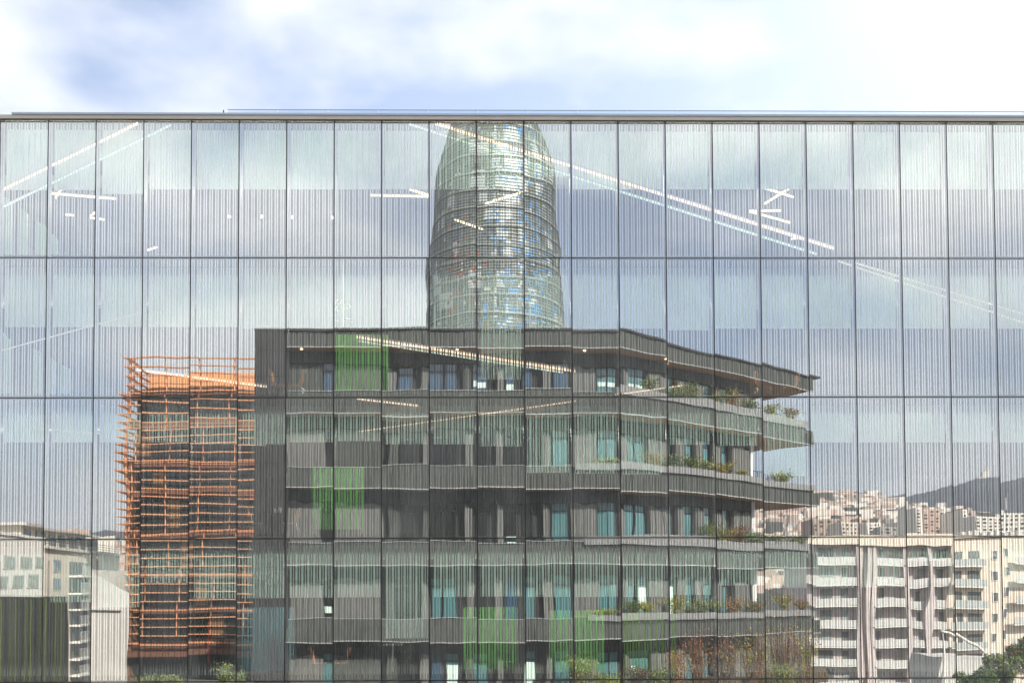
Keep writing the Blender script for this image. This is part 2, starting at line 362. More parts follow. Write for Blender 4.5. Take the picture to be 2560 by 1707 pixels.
# ---------------------------------------------------------------- lamps inside
def strip(a, b_, wd, name='strip_lamp', label='', group=None, mt=None, ht=0.04):
    a = Vector(a); b_ = Vector(b_); mid = (a+b_)/2; d = (b_-a).normalized()
    t = root(name, label, 'lamp', mid, group)
    m = MB(); m.bar(a, b_, wd, n=4); m.build('light_tube', mt or M_LAMP, t)
    m = MB(); m.bar(a+Vector((0, 0, wd*1.6)), b_+Vector((0, 0, wd*1.6)), wd*0.55, n=4); m.build('housing', M_LAMPB, t)
    return t
K = 2560/2352
CL = [  # ends of the short ceiling lamps in the upper storey (and two lower), in the 2352 wide view
 (118, 445, 265, 457, 'long strip lamp crossed by a short one under the top ceiling, far left'),
 (128, 455, 143, 432, 'shortest slanted strip lamp touching the upper left long one'),
 (150, 493, 240, 505, 'lower strip lamp of the left crossed pair in the top storey'),
 (183, 515, 218, 489, 'diagonal strip lamp crossing the lower left one'),
 (340, 575, 360, 568, 'dim small strip lamp near the floor line of the top storey'),
 (850, 449, 990, 452, 'long level strip lamp just left of the mirrored round tower'),
 (942, 436, 985, 449, 'short slanted strip lamp meeting the end of the level one by the tower'),
 (1115, 468, 1197, 443, 'rising strip lamp over the middle of the mirrored tower'),
 (1045, 505, 1108, 527, 'falling strip lamp over the left half of the mirrored tower'),
 (1748, 430, 1822, 453, 'falling strip lamp of the crossed pair at the upper right'),
 (1757, 468, 1815, 432, 'rising strip lamp of the crossed pair at the upper right'),
 (1720, 485, 1793, 484, 'level strip lamp below the crossed pair at the upper right'),
 (1722, 486, 1815, 512, 'lowest slanted strip lamp below the crossed pair at the right'),
 (1818, 549, 1848, 546, 'small strip lamp close to the floor line at the right'),
]
zc = Z0-0.55
for i, (a, b1_, c1, d1, lab) in enumerate(CL):
    zz = zc-0.02*(i % 3)
    strip(PZ(a*K, b1_*K, zz), PZ(c1*K, d1*K, zz), 0.032, label=lab, group='strip lamps under the office ceilings')
for i, (px, py) in enumerate(((527, 498), (601, 498), (672, 499), (762, 500))):
    p = P(px*K, py*K, 3.0)
    t = root('globe_lamp', ('leftmost', 'second from left', 'third from left', 'rightmost')[i]+' of the four round warm globe lamps in the top storey', 'lamp', p, 'round globe lamps in the top storey')
    m = MB(); m.ball(p, 0.05); m.build('globe', M_LAMP, t)
    m = MB(); m.bar(p+Vector((0, 0, 0.05)), (p.x, p.y, Z0-0.43), 0.006, n=5); m.build('cord', M_JOINT, t)
# glowing tubes added behind the glass to imitate lamp reflections in a nearer window
def glow_streak(a, b1_, c1, d1, lab, wd=0.035, mt=None, y=0.14):
    return strip(P(a*K, b1_*K, y), P(c1*K, d1*K, y), wd, 'reflection_streak', lab, 'added streaks of reflected lamp light behind the glass', mt or M_STREAK)
G1 = 'pinkish added reflection streak '
glow_streak(-20, 449, 318, 283, G1+'rising from the left edge to the roof line', 0.036, M_STREAK)
glow_streak(-20, 489, 392, 288, 'greenish added reflection streak rising to the roof line just under the pink one', 0.028, M_STREAK2)
glow_streak(1000, 284, 1915, 571, G1+'falling from the roof line across the tower to the right', 0.042, M_STREAK)
glow_streak(940, 286, 1875, 584, 'greenish added reflection streak falling across the tower under the pink one', 0.030, M_STREAK2)
glow_streak(1925, 600, 2372, 748, G1+'falling to the right edge in the second storey', 0.024, M_STREAKF)
glow_streak(1960, 603, 2372, 727, 'pale added reflection streak above its twin near the right edge', 0.022, M_STREAKF)
glow_streak(820, 774, 1323, 853, G1+'in front of the green board, third storey', 0.042, M_STREAK)
glow_streak(822, 783, 1295, 856, 'greenish added reflection streak right under the pink one in the middle', 0.026, M_STREAK2, y=0.2)
glow_streak(312, 849, 612, 888, G1+'across the copper slats at the left', 0.034, M_STREAK)
glow_streak(820, 916, 962, 932, 'short creamy added reflection streak below the floor line in the middle', 0.028, M_STREAK)
glow_streak(822, 991, 1323, 921, 'thin creamy added reflection streak rising to the right in the fourth storey', 0.016, M_STREAK)
glow_streak(1410, 907, 1570, 885, 'thin pink added reflection streak rising above a balcony of plants', 0.016, M_STREAK)
glow_streak(82, 983, 230, 996, 'faint added reflection streak at the left of the copper slats', 0.014, M_STREAKF)
glow_streak(322, 1005, 610, 1023, 'faint added reflection streak across the middle of the copper slats', 0.014, M_STREAKF)
glow_streak(0, 806, 330, 716, 'very faint added reflection streak rising in the second storey at the left', 0.012, M_STREAKF)

# ---------------------------------------------------------------- furniture inside
def board(x0, x1, y0, y1, label, mt, legs=True, dep=0.75):
    a = P(x0, y1, dep); b_ = P(x1, y0, dep); x0, x1, z0, z1 = a.x, b_.x, a.z, b_.z
    t = root('mobile_board', label, 'board', ((x0+x1)/2, dep, z0-0.15), 'mobile boards standing behind the glass')
    n = 6; r = 0.07; pts = []
    for cx_, cz_, a0 in ((x1-r, z1-r, 0), (x0+r, z1-r, 90), (x0+r, z0+r, 180), (x1-r, z0+r, 270)):
        for i in range(n+1):
            q = math.radians(a0+90*i/n); pts.append((cx_+r*math.cos(q), cz_+r*math.sin(q)))
    m = MB(); k = len(pts)
    m.v = [(p[0], dep, p[1]) for p in pts]+[(p[0], dep+0.03, p[1]) for p in pts]
    m.f = [tuple(range(k)), tuple(reversed(range(k, 2*k)))]+[(i, i+k, (i+1) % k+k, (i+1) % k) for i in range(k)]; m.m = [0]*len(m.f)
    m.build('panel', mt, t)
    if legs:
        for x in (x0+0.08, x1-0.08):
            m = MB(); m.bar((x, dep+0.05, z0+0.05), (x, dep+0.05, z0-0.12), 0.018); m.bar((x, dep-0.22, z0-0.12), (x, dep+0.3, z0-0.12), 0.018); m.build('leg', M_WHITEB, t)
            for y in (dep-0.2, dep+0.28):
                m = MB(); m.bar((x-0.015, y, z0-0.155), (x+0.015, y, z0-0.155), 0.03, n=10); m.build('castor', M_WHITEB, t)
board(838, 972, 836, 977, 'green mobile board in the third storey below the pink reflection streak', M_GREEN)
board(779, 912, 1167, 1323, 'green mobile board with rounded corners in the fourth storey', M_GREEN)
board(1159, 1295, 1516, 1672, 'left green mobile board of the lowest storey', M_GREEN)
board(1373, 1512, 1524, 1684, 'middle green mobile board of the lowest storey', M_GREEN)
board(1560, 1690, 1530, 1690, 'rightmost dull green mobile board of the lowest storey', fabric('dull_green', (0.30, 0.50, 0.10)), dep=1.3)
board(604, 738, 1517, 1676, 'blue-grey mobile board in the lowest storey by the copper slats', M_TEAL)

def chair(px, py_seat, face, label, h=None, dep=0.85):
    """moulded plywood chair seen from the side; face = +1 looks to +x"""
    p = P(px, py_seat, dep); z = p.z; fl = z-0.44
    t = root('plywood_chair', label, 'chair', (p.x, dep, fl), 'orange plywood chairs behind the glass')
    x = p.x
    m = MB(); prof = [(-0.19, 0.045), (-0.21, 0.0), (0.0, -0.02), (0.18, 0.0), (0.21, -0.03)]
    for (a, za), (b_, zb2) in zip(prof[1:], prof[2:]):
        a, b_ = a*face, b_*face
        m.quad((x+a, dep-0.21, z+za), (x+b_, dep-0.21, z+zb2), (x+b_, dep+0.21, z+zb2), (x+a, dep+0.21, z+za))
        m.quad((x+a, dep+0.21, z+za-0.012), (x+b_, dep+0.21, z+zb2-0.012), (x+b_, dep-0.21, z+zb2-0.012), (x+a, dep-0.21, z+za-0.012))
        m.quad((x+a, dep-0.21, z+za-0.012), (x+b_, dep-0.21, z+zb2-0.012), (x+b_, dep-0.21, z+zb2), (x+a, dep-0.21, z+za))
    m.build('seat', M_ORCH, t)
    m = MB(); n = 8; back = [(-0.19, 0.03, 0.13), (-0.23, 0.14, 0.20), (-0.26, 0.30, 0.24), (-0.29, 0.40, 0.20), (-0.30, 0.45, 0.12)]
    for (a, za, wa), (b_, zb2, wb) in zip(back, back[1:]):
        for s0 in (-1, -0.33, 0.33):
            s1 = s0+0.67
            cu = lambda q: 0.07*(q*q)
            A = (x+(a+cu(s0))*face, dep+wa*s0, z+za); B = (x+(a+cu(s1))*face, dep+wa*s1, z+za)
            C = (x+(b_+cu(s1))*face, dep+wb*s1, z+zb2); E_ = (x+(b_+cu(s0))*face, dep+wb*s0, z+zb2)
            m.quad(A, B, C, E_)
            o_ = Vector((-0.012*face, 0, 0)); m.quad(*(tuple(Vector(v)+o_) for v in (E_, C, B, A)))
    m.build('backrest', M_ORCH, t)
    for sx_, xx in ((0.16, 0.24), (-0.17, -0.28)):
        for sy in (-1, 1):
            m = MB(); m.bar((x+sx_*face, dep+0.15*sy, z-0.02), (x+xx*face, dep+0.21*sy, fl), 0.011); m.build('leg', M_CHROME, t)
    m = MB(); m.bar((x-0.17*face, dep-0.15, z-0.022), (x+0.16*face, dep-0.15, z-0.022), 0.009); m.bar((x-0.17*face, dep+0.15, z-0.022), (x+0.16*face, dep+0.15, z-0.022), 0.009); m.build('seat_frame', M_CHROME, t)
chair(697, 962, 1, 'left orange plywood chair of the pair at the third floor corner')
chair(740, 962, -1, 'right orange plywood chair of the pair at the third floor corner')
chair(640, 1306, 1, 'orange plywood chair beside the copper slats in the fourth storey')
chair(728, 1306, -1, 'orange plywood chair left of the rounded green board')
chair(797, 1655, 1, 'left orange plywood chair of the pair in the lowest storey')
chair(852, 1655, -1, 'right orange plywood chair of the pair in the lowest storey')
chair(1908, 966, 1, 'orange plywood chair at the right under the copper soffit, facing right')
chair(1978, 966, -1, 'orange plywood chair at the far right, facing left')
# a table between the lowest pair
t = root('round_table', 'small round table with a star foot in the lowest storey', 'table', P(982, 1690, 1.1))
p = P(982, 1610, 1.1); q0 = P(982, 1686, 1.1)
m = MB(); m.bar((p.x, p.y, p.z-0.02), (p.x, p.y, p.z+0.01), 0.32, n=24); m.build('table_top', M_WHITEB, t)
m = MB(); m.bar((p.x, p.y, q0.z+0.06), (p.x, p.y, p.z-0.021), 0.022, n=8); m.build('column', M_WHITEB, t)
for a in range(4):
    q = math.radians(45+90*a); m = MB(); m.bar((p.x, p.y, q0.z+0.07), (p.x+0.42*math.cos(q), p.y+0.42*math.sin(q), q0.z), 0.02, 0.012); m.build('leg', M_WHITEB, t)
# tall cardboard box with a note stuck on it
a = P(672, 1700, 0.8); b_ = P(709, 1593, 0.8)
t = root('cardboard_box', 'tall brown cardboard box with a pale note beside the blue-grey board', 'box', ((a.x+b_.x)/2, 0.95, a.z))
m = MB(); m.box(a.x, b_.x, 0.8, 1.15, a.z, b_.z); m.build('carton', M_CARD, t)
n0 = P(688, 1615, 0.795); m = MB(); m.box(n0.x, n0.x+0.06, 0.793, 0.797, n0.z-0.06, n0.z); m.build('note', M_HEM, t)
# red floor lamp shape by the copper slats
a = P(524, 1633, 0.7); b_ = P(521, 1552, 0.7)
t = root('red_coat_stand', 'slim bright red coat stand in front of the lowest slats', 'coat stand', (a.x, 0.7, a.z-0.2))
M_RED = mat('red_metal', (0.75, 0.05, 0.02), 0.4)
m = MB(); m.bar((a.x-0.03, 0.7, a.z-0.25), b_, 0.022, 0.012); m.build('pole', M_RED, t)
m = MB(); m.bar((a.x+0.0, 0.7, a.z+0.25), (a.x+0.09, 0.72, a.z+0.55), 0.016); m.bar((a.x+0.09, 0.72, a.z+0.25), (a.x+0.09, 0.72, a.z+0.55), 0.012); m.build('arm', M_RED, t)
# small white printer / boxes on a shelf (fourth storey)
for i, (px, py, w_, h_, lab) in enumerate(((686, 1281, 0.06, 0.12, 'small white carton left of its neighbour on the dark shelf'), (696, 1281, 0.08, 0.16, 'taller white carton on the dark shelf, fourth storey'))):
    p = P(px, py, 0.9); m = MB(); m.box(p.x, p.x+w_, 0.9, 1.0, p.z, p.z+h_); tag(m.build('carton', M_HEM), lab, 'carton', 'white cartons on the shelf')
a = P(660, 1284, 0.88); b_ = P(712, 1284, 0.88)
t = root('shelf_unit', 'dark low shelf carrying two white cartons', 'shelf', (a.x, 1.0, zrow(3)+0.17))
m = MB(); m.box(a.x, b_.x, 0.88, 1.2, a.z-0.03, a.z+0.02); m.build('top', M_JOINT, t)
for x in (a.x, b_.x-0.03):
    m = MB(); m.box(x, x+0.03, 0.88, 1.2, zrow(3)+0.17, a.z-0.03); m.build('side_panel', M_JOINT, t)
# stair balustrade of pale green panels at the far left (two flights)
def stairs(panels, zb_, label, ya=2.0):
    t = root('staircase', label, 'staircase', (P(60, 600, ya).x, ya, zb_))
    for (x0, x1, y0, y1) in panels:
        a = P(x0, y0, ya); b_ = P(x1, y1, ya)
        m = MB(); m.v = [(a.x, ya, zb_), (b_.x, ya, zb_), (b_.x, ya, b_.z), (a.x, ya, a.z), (a.x, ya+0.08, zb_), (b_.x, ya+0.08, zb_), (b_.x, ya+0.08, b_.z), (a.x, ya+0.08, a.z)]
        m.f = [(0, 1, 2, 3), (7, 6, 5, 4), (1, 5, 6, 2), (4, 0, 3, 7), (3, 2, 6, 7), (0, 4, 5, 1)]; m.m = [0]*6
        m.build('side_panel', M_PALEG, t)
stairs([(-40, -5, 450, 482), (0, 28, 485, 503), (49, 68, 519, 533), (88, 117, 549, 566), (127, 143, 583, 598), (161, 168, 630, 637)], zrow(1)+0.18, 'descending row of pale green stair panels at the top left')
stairs([(0, 23, 826, 850), (83, 100, 870, 880), (124, 138, 893, 902), (155, 172, 912, 921)], zrow(2)+0.18, 'thin pale green stair panels in the third storey at the left')
#@@REFLECTED@@
# ================================================================== ACROSS THE STREET (seen mirrored in the glass)
def hit(px, path, py=1250):
    """plan point of a virtual polyline (x, Y) on the line of sight through px, with arc length and normal away from us"""
    d = ray(px, py); k = d.x/d.y; best = None; acc = 0
    for i, (a, b) in enumerate(zip(path, path[1:])):
        dx, dy = b[0]-a[0], b[1]-a[1]; den = dx-k*dy; ln = math.hypot(dx, dy)
        if abs(den) > 1e-9:
            t = (k*a[1]-a[0])/den
            if -1e-6 <= t <= 1+1e-6 or (i == len(path)-2 and t > 0 and best is None) or (i == 0 and t < 0): best = (acc+t*ln, i)
        acc += ln
    return best[0] if best else None
class Path:                      # polyline in (x, Y); at(u, off): u metres along, off metres away from the street
    def __init__(s, pts):
        s.p = [Vector(q) for q in pts]; s.l = [0]
        for a, b in zip(s.p, s.p[1:]): s.l.append(s.l[-1]+(b-a).length)
    def at(s, u, off=0.0):
        i = 0
        while i < len(s.p)-2 and u > s.l[i+1]+1e-9: i += 1
        a, b = s.p[i], s.p[i+1]; d = (b-a).normalized(); n = Vector((-d.y, d.x))
        q = a + d*(u-s.l[i]) + n*off
        return Vector((q.x, 29-q.y))
    def u(s, px, py=1250): return hit(px, [tuple(q) for q in s.p], py)
def ribbed(mb, path, u0, u1, z0, z1, off, rnd, step=0.11, amp=0.035, ztop=None, mi=0, thick=0.12):
    n = max(2, int((u1-u0)/step)); us = [u0+(u1-u0)*i/n for i in range(n+1)]
    lev = [rnd.uniform(-amp, amp) for _ in range(n)]
    top = ztop if ztop else (lambda q: z1)
    for i in range(n):
        a, b = us[i], us[i+1]; o = off+lev[i]
        A, B, A2, B2 = path.at(a, o), path.at(b-1e-4, o), path.at(a, off+thick), path.at(b-1e-4, off+thick)
        ta, tb = top((a-u0)/(u1-u0)), top((b-u0)/(u1-u0))
        mb.quad((A.x, A.y, z0), (B.x, B.y, z0), (B.x, B.y, tb), (A.x, A.y, ta), mi)
        mb.quad((A.x, A.y, ta), (B.x, B.y, tb), (B2.x, B2.y, tb), (A2.x, A2.y, ta), mi)
        mb.quad((A.x, A.y, z0), (A2.x, A2.y, z0), (B2.x, B2.y, z0), (B.x, B.y, z0), mi)
        if i < n-1:
            o2 = off+lev[i+1]; C = path.at(b-1e-4, o2); mb.quad((B.x, B.y, z0), (C.x, C.y, z0), (C.x, C.y, tb), (B.x, B.y, tb), mi)
    for q, o in ((us[0], lev[0]), (us[-1]-1e-4, lev[-1])):
        A, A2 = path.at(q, off+o), path.at(q, off+thick); mb.quad((A.x, A.y, z0), (A2.x, A2.y, z0), (A2.x, A2.y, z1 if not ztop else top(0 if q == us[0] else 1)), (A.x, A.y, z1 if not ztop else top(0 if q == us[0] else 1)), mi)
def pbox(mb, path, u0, u1, o0, o1, z0, z1, mi=0):
    cuts = [u0]+[l for l in path.l[1:-1] if u0+1e-3 < l < u1-1e-3]+[u1]
    for a, b in zip(cuts, cuts[1:]):
        b -= 1e-4; a += 1e-4
        mb.prism([path.at(a, o0), path.at(b, o0), path.at(b, o1), path.at(a, o1)], z0, z1, mi)

M_CONC = mat('ribbed_concrete', (0.080, 0.086, 0.078), 0.85, 0, 0.45, 2.2, bump=0.5, stretch=(6, 6, 0.5))
M_CONCL = mat('pale_ribbed_concrete', (0.165, 0.168, 0.158), 0.85, 0, 0.35, 2.5, bump=0.5, stretch=(7, 7, 0.5))
M_DARKW = mat('dark_wall', (0.035, 0.035, 0.035), 0.8, 0, 0.3, 1.0)
M_WINGP = mat('wing_panel', (0.045, 0.045, 0.046), 0.75, 0, 0.35, 3, stretch=(5, 5, 0.6))
M_DRIP = mat('drip_light', (0.46, 0.46, 0.45), 0.5)
M_TROUGH = mat('planter_concrete', (0.24, 0.24, 0.235), 0.8, 0, 0.15, 3)
M_SOFF = mat('soffit_wood', (0.58, 0.31, 0.15), 0.7, 0, 0.35, 1.5, stretch=(1, 6, 1))
M_WIN1 = mat('window_blue', (0.030, 0.075, 0.13), 0.04, 0.0, spec=1.0)
M_WIN2 = mat('window_teal', (0.09, 0.21, 0.22), 0.05, 0.0, spec=0.9)
M_WIN3 = mat('window_dark', (0.012, 0.014, 0.014), 0.05, 0.0, spec=0.6)
M_FRAME = mat('window_frame', (0.03, 0.03, 0.03), 0.5)
M_SHADE = mat('mint_shade', (0.70, 0.90, 0.80), 0.8)
M_WCOL = mat('white_column', (0.8, 0.8, 0.78), 0.6)
M_DRAIL = mat('dark_rail', (0.04, 0.045, 0.05), 0.5)
dk = root('terraced_building', 'dark ribbed concrete building with stepped balconies mirrored across the street', 'building', (0, -45, 0))
YF = 58.25
def vx(px, Y, py=1250): d = ray(px, py); return Y*d.x/d.y
A_ = (vx(715, YF), YF); B_ = (vx(1552, YF), YF)
wallp0 = None
zD = [M(1000, y, YF).z for y in (869, 1034, 1221, 1412, 1603)]
zB = [M(1000, y, YF).z for y in (829, 992, 1183, 1369, 1564)]
zD += [zD[-1]-4.35]; zB += [zB[-1]-4.35]
tips = [2034, 2030, 2050, 2040, 2042, 2042]
def offpath(pts, o):
    out = []
    for i, p in enumerate(pts):
        ns = []
        for j in (i-1, i):
            if 0 <= j < len(pts)-1:
                d = (Vector(pts[j+1])-Vector(pts[j])).normalized(); ns.append(Vector((-d.y, d.x)))
        m = sum(ns, Vector((0, 0))).normalized(); out.append(tuple(Vector(p)+m*(o/m.dot(ns[0]))))
    return out
base = [A_, B_, (vx(2034, 70.4), 70.4)]
wp = Path(offpath([(A_[0]-0.3, YF)] + base[1:], 1.15))
mods = [('p', 718, 808), ('w', 810, 834), ('p', 838, 955), ('p', 971, 991), ('w', 994, 1035), ('p', 1055, 1075), ('w', 1078, 1106), ('w', 1109, 1143), ('p', 1165, 1184),
        ('w', 1186, 1220), ('p', 1243, 1259), ('w', 1264, 1290), ('w', 1305, 1336), ('p', 1360, 1379), ('w', 1383, 1424), ('p', 1433, 1494), ('w', 1497, 1520), ('w', 1522, 1547),
        ('p', 1556, 1571), ('w', 1574, 1594), ('w', 1596, 1616), ('p', 1622, 1668), ('w', 1671, 1684), ('p', 1690, 1711), ('w', 1713, 1734), ('p', 1738, 1756), ('w', 1759, 1777), ('p', 1784, 1806), ('w', 1808, 1824), ('p', 1832, 1876)]
uW = wp.u(1879)
lit = {(0, 1186): (0.50, 0.72), (0, 1264): (0.0, 0.62), (0, 1497): (0.62, 0.80), (0, 1522): (0.60, 0.78), (0, 1574): (0.50, 0.74), (0, 1596): (0.50, 0.74), (0, 1671): (0.30, 0.60), (0, 1713): (0.25, 0.60),
       (0, 1759): (0.25, 0.55), (0, 1808): (0.25, 0.55), (3, 1596): (0.3, 0.95), (3, 1671): (0.05, 0.95), (4, 1109): (0.25, 0.9), (4, 1305): (0.1, 0.95), (4, 1574): (0.3, 0.8), (2, 1264): (0.0, 0.25), (3, 810): (0.3, 0.5)}
for st in range(6):
    rnd = random.Random(50+st)
    tip = (vx(tips[st], 70.4), 70.4); bp = Path([A_, B_, tip]); cpth = [A_, B_, tip, (vx(1893 if st != 2 else 1905, 74.5), 74.5), (vx(1700, 92), 92), (A_[0], 80)]
    poly = [(q[0], 29-q[1]) for q in cpth]
    inner = [(q[0], 29-q[1]) for q in [(A_[0]+0.01, YF+0.14), (B_[0]-0.02, YF+0.14), (tip[0]-0.25, tip[1]+0.02), cpth[3], cpth[4], cpth[5]]]
    m = MB(); m.prism(inner, zD[st]+0.10, zB[st]-0.04); m.build('floor_slab', M_DARKW, dk)
    m = MB(); m.prism(inner, zD[st]+0.045, zD[st]+0.095); m.build('soffit', M_SOFF, dk)
    m = MB(); ribbed(m, bp, 0, bp.l[-1], zD[st]+0.05, zB[st], 0, rnd); m.build('balcony_band', M_CONC, dk)
    back = Path([tip, (cpth[3][0], cpth[3][1])])
    a, b = Vector((tip[0], 29-tip[1])), Vector((cpth[3][0], 29-cpth[3][1])); nn = Vector((-(b-a).y, (b-a).x)).normalized()
    m = MB(); m.obox(a+Vector((-0.02, -0.15)), b, -nn, 0.06, zD[st]+0.05, zB[st]); m.build('band_return', M_CONC, dk)
    m = MB(); pbox(m, bp, 0, bp.l[-1]+0.06, -0.06, 0.10, zD[st], zD[st]+0.045); m.build('drip_edge', M_DRIP, dk)
    if st == 0:
        m = MB(); pbox(m, bp, -0.1, bp.l[-1]+0.6, -0.12, 0.5, zB[0]+0.03, zB[0]+0.15); m.build('roof_cap', M_DARKW, dk)
        m = MB(); pbox(m, bp, -0.1, bp.l[-1]+0.2, 0.35, 0.40, zB[0]+0.151, zB[0]+0.32); m.build('roof_upstand', M_TROUGH, dk)
    else:
        # low parapet on the left, planter trough on the right half, both behind a dark gap
        uP = bp.u({1: 1545, 2: 1440, 3: 1465, 4: 1470, 5: 1470}[st])
        m = MB(); pbox(m, bp, 0.0, uP-0.02, 0.42, 0.55, zB[st]-0.035, zB[st]+0.42); m.build('parapet', M_CONC, dk)
        m = MB(); pbox(m, bp, 0.0, uP-0.02, 0.36, 0.56, zB[st]+0.425, zB[st]+0.455); m.build('parapet_cap', M_DRIP, dk)
        m = MB(); ph = {1: 0.72, 2: 0.62, 3: 0.72, 4: 0.60, 5: 0.6}[st]
        pbox(m, bp, uP, bp.l[-1]-0.15, 0.24, 0.72, zB[st]+0.22, zB[st]+ph); m.build('planter_trough', M_TROUGH, dk)
        m = MB(); pbox(m, bp, uP+0.05, bp.l[-1]-0.2, 0.34, 0.66, zB[st]-0.035, zB[st]+0.215); m.build('trough_plinth', M_DARKW, dk)
    # wall zone below this band
    if st < 5: zt, zb_ = zD[st]+0.04, zB[st+1]-0.03
    else: zt, zb_ = zD[st]+0.04, -0.2
    m = MB(); pbox(m, wp, 0, uW, 0.45, 0.75, zb_, zt); m.build('wall', M_DARKW, dk)
    m = MB(); pbox(m, wp, 0, uW, 0.05, 0.44, zt-0.75, zt-0.01); m.build('header', M_DARKW, dk)
    for ty, a, b in mods:
        ja, jb = (a, b) if st in (0, 1) else (a+rnd.uniform(-3, 3), b+rnd.uniform(-3, 3))
        if ty == 'p' and st in (2,) and 1040 < a < 1400: jb = ja+max(14, (b-a)*0.8)
        u0, u1 = wp.u(ja), wp.u(jb)
        if u1 < u0+0.1: continue
        if ty == 'p':
            ht = zt-rnd.uniform(0.72, 0.95); sl_ = rnd.uniform(0.18, 0.35) if b-a < 40 else 0.1; ph_ = rnd.uniform(0, 6)
            fn = (lambda q, ht=ht, s_=sl_: ht-s_*q) if b-a < 40 else (lambda q, ht=ht, p_=ph_: ht-0.08*math.sin(9*q+p_)-0.12*q)
            m = MB(); ribbed(m, wp, u0, u1, zb_+0.01, ht, -0.03, rnd, step=0.09, amp=0.04, ztop=fn, thick=0.3)
            m.build('wall_panel', M_CONCL if rnd.random() < 0.65 or a > 1200 else M_CONC, dk)
        else:
            top_, bot = zt-0.62, zb_+0.02
            mt = M_WIN1 if (st == 0 and a < 1400) else (M_WIN2 if a > 1380 else (M_WIN3 if st in (1, 2) else rnd.choice([M_WIN2, M_WIN3, M_WIN1])))
            m = MB(); pbox(m, wp, u0, u1, 0.30, 0.36, bot, top_); wn = m.build('window', M_FRAME, dk); wn['org'] = dk['org']
            tz = top_-0.62
            for z0, z1 in ((bot+0.04, tz-0.05), (tz+0.05, top_-0.04)):
                m = MB(); pbox(m, wp, u0+0.04, u1-0.04, 0.27, 0.295, z0, z1); m.build('pane', mt, wn)
            if (st, a) in lit:
                l0, l1 = lit[(st, a)]; z0, z1 = bot+0.05, tz-0.06
                m = MB(); pbox(m, wp, u0+0.06, u1-0.06, 0.245, 0.265, z0+(z1-z0)*l0, z0+(z1-z0)*l1); m.build('shade', M_SHADE, wn)
    # end wall of the storey, white column and railing on the open corner terrace
    w0 = wp.at(uW-0.05, 0.0); w1 = Vector((vx(1690, 95), 29-95))
    m = MB(); m.prism([w0, w0+Vector((0.02, -0.6)), w1, w1+Vector((-0.5, 0))], zb_, zt); m.build('end_wall', M_CONC, dk)
    if 1 <= st:
        q = wp.at(wp.u(1888), 0.2)
        m = MB(); m.bar((q.x, q.y, zb_), (q.x, q.y, zt-0.01), 0.17, n=14); m.build('column', M_WCOL, dk)
    if 1 <= st <= 3:
        z0 = zB[st]-0.03; r0, r1 = bp.u(1888), bp.u(2004)
        for h in (0.1, 1.28):
            m = MB(); a, b = bp.at(r0, 1.5), bp.at(r1, 1.5); m.bar((a.x, a.y, z0+h), (b.x, b.y, z0+h), 0.025, n=6); m.build('handrail', M_DRAIL, dk)
        nb = 26
        for i in range(nb):
            a = bp.at(r0+(r1-r0)*i/(nb-1), 1.5); m = MB(); m.bar((a.x, a.y, z0), (a.x, a.y, z0+1.26), 0.02 if i % 4 else 0.035, n=4); m.build('baluster', M_DRAIL, dk)
# core of the building, left wing of dark panels
m = MB(); m.prism([(A_[0]+0.2, 29-YF-2.2), (B_[0]-0.5, 29-YF-2.2), (vx(1700, 74), 29-74), (vx(1600, 92), 29-92), (A_[0]+0.2, 29-80)], -0.2, zD[0]+0.05); m.build('core', M_DARKW, dk)
lx0, lx1 = vx(638, YF), vx(714, YF)
jz = [M(680, y, YF).z for y in (822, 875, 938, 989, 1040, 1088, 1160, 1222, 1280, 1338, 1394, 1462, 1518, 1588, 1650)]+[-0.2]
for a, b in zip(jz, jz[1:]):
    xm = lx0
    m = MB(); m.box(lx0, lx1-0.01, 29-YF-0.05, 29-YF+0.0, b+0.015, a-0.008); m.build('wall_panel', M_WINGP, dk)
m = MB(); m.box(lx0+0.02, lx1-0.03, 29-YF-20, 29-YF-0.06, -0.2, jz[0]-0.03); m.build('wing_wall', M_DARKW, dk)
m = MB(); m.box(lx0-0.05, lx1, 29-YF-6, 29-YF+0.04, jz[0], jz[0]+0.08); m.build('roof_cap', M_TROUGH, dk)
# downlights under the soffits
for i, (px, st) in enumerate(((760, 0), (1148, 0), (1465, 0), (1645, 0))):
    u = wp.u(px); q = wp.at(u, -0.6); m = MB(); m.bar((q.x, q.y, zD[st]+0.0), (q.x, q.y, zD[st]+0.044), 0.09, n=10); m.build('downlight', mat('downlight', (1, .8, .5), emit=(1, .7, .4), es=6), dk)

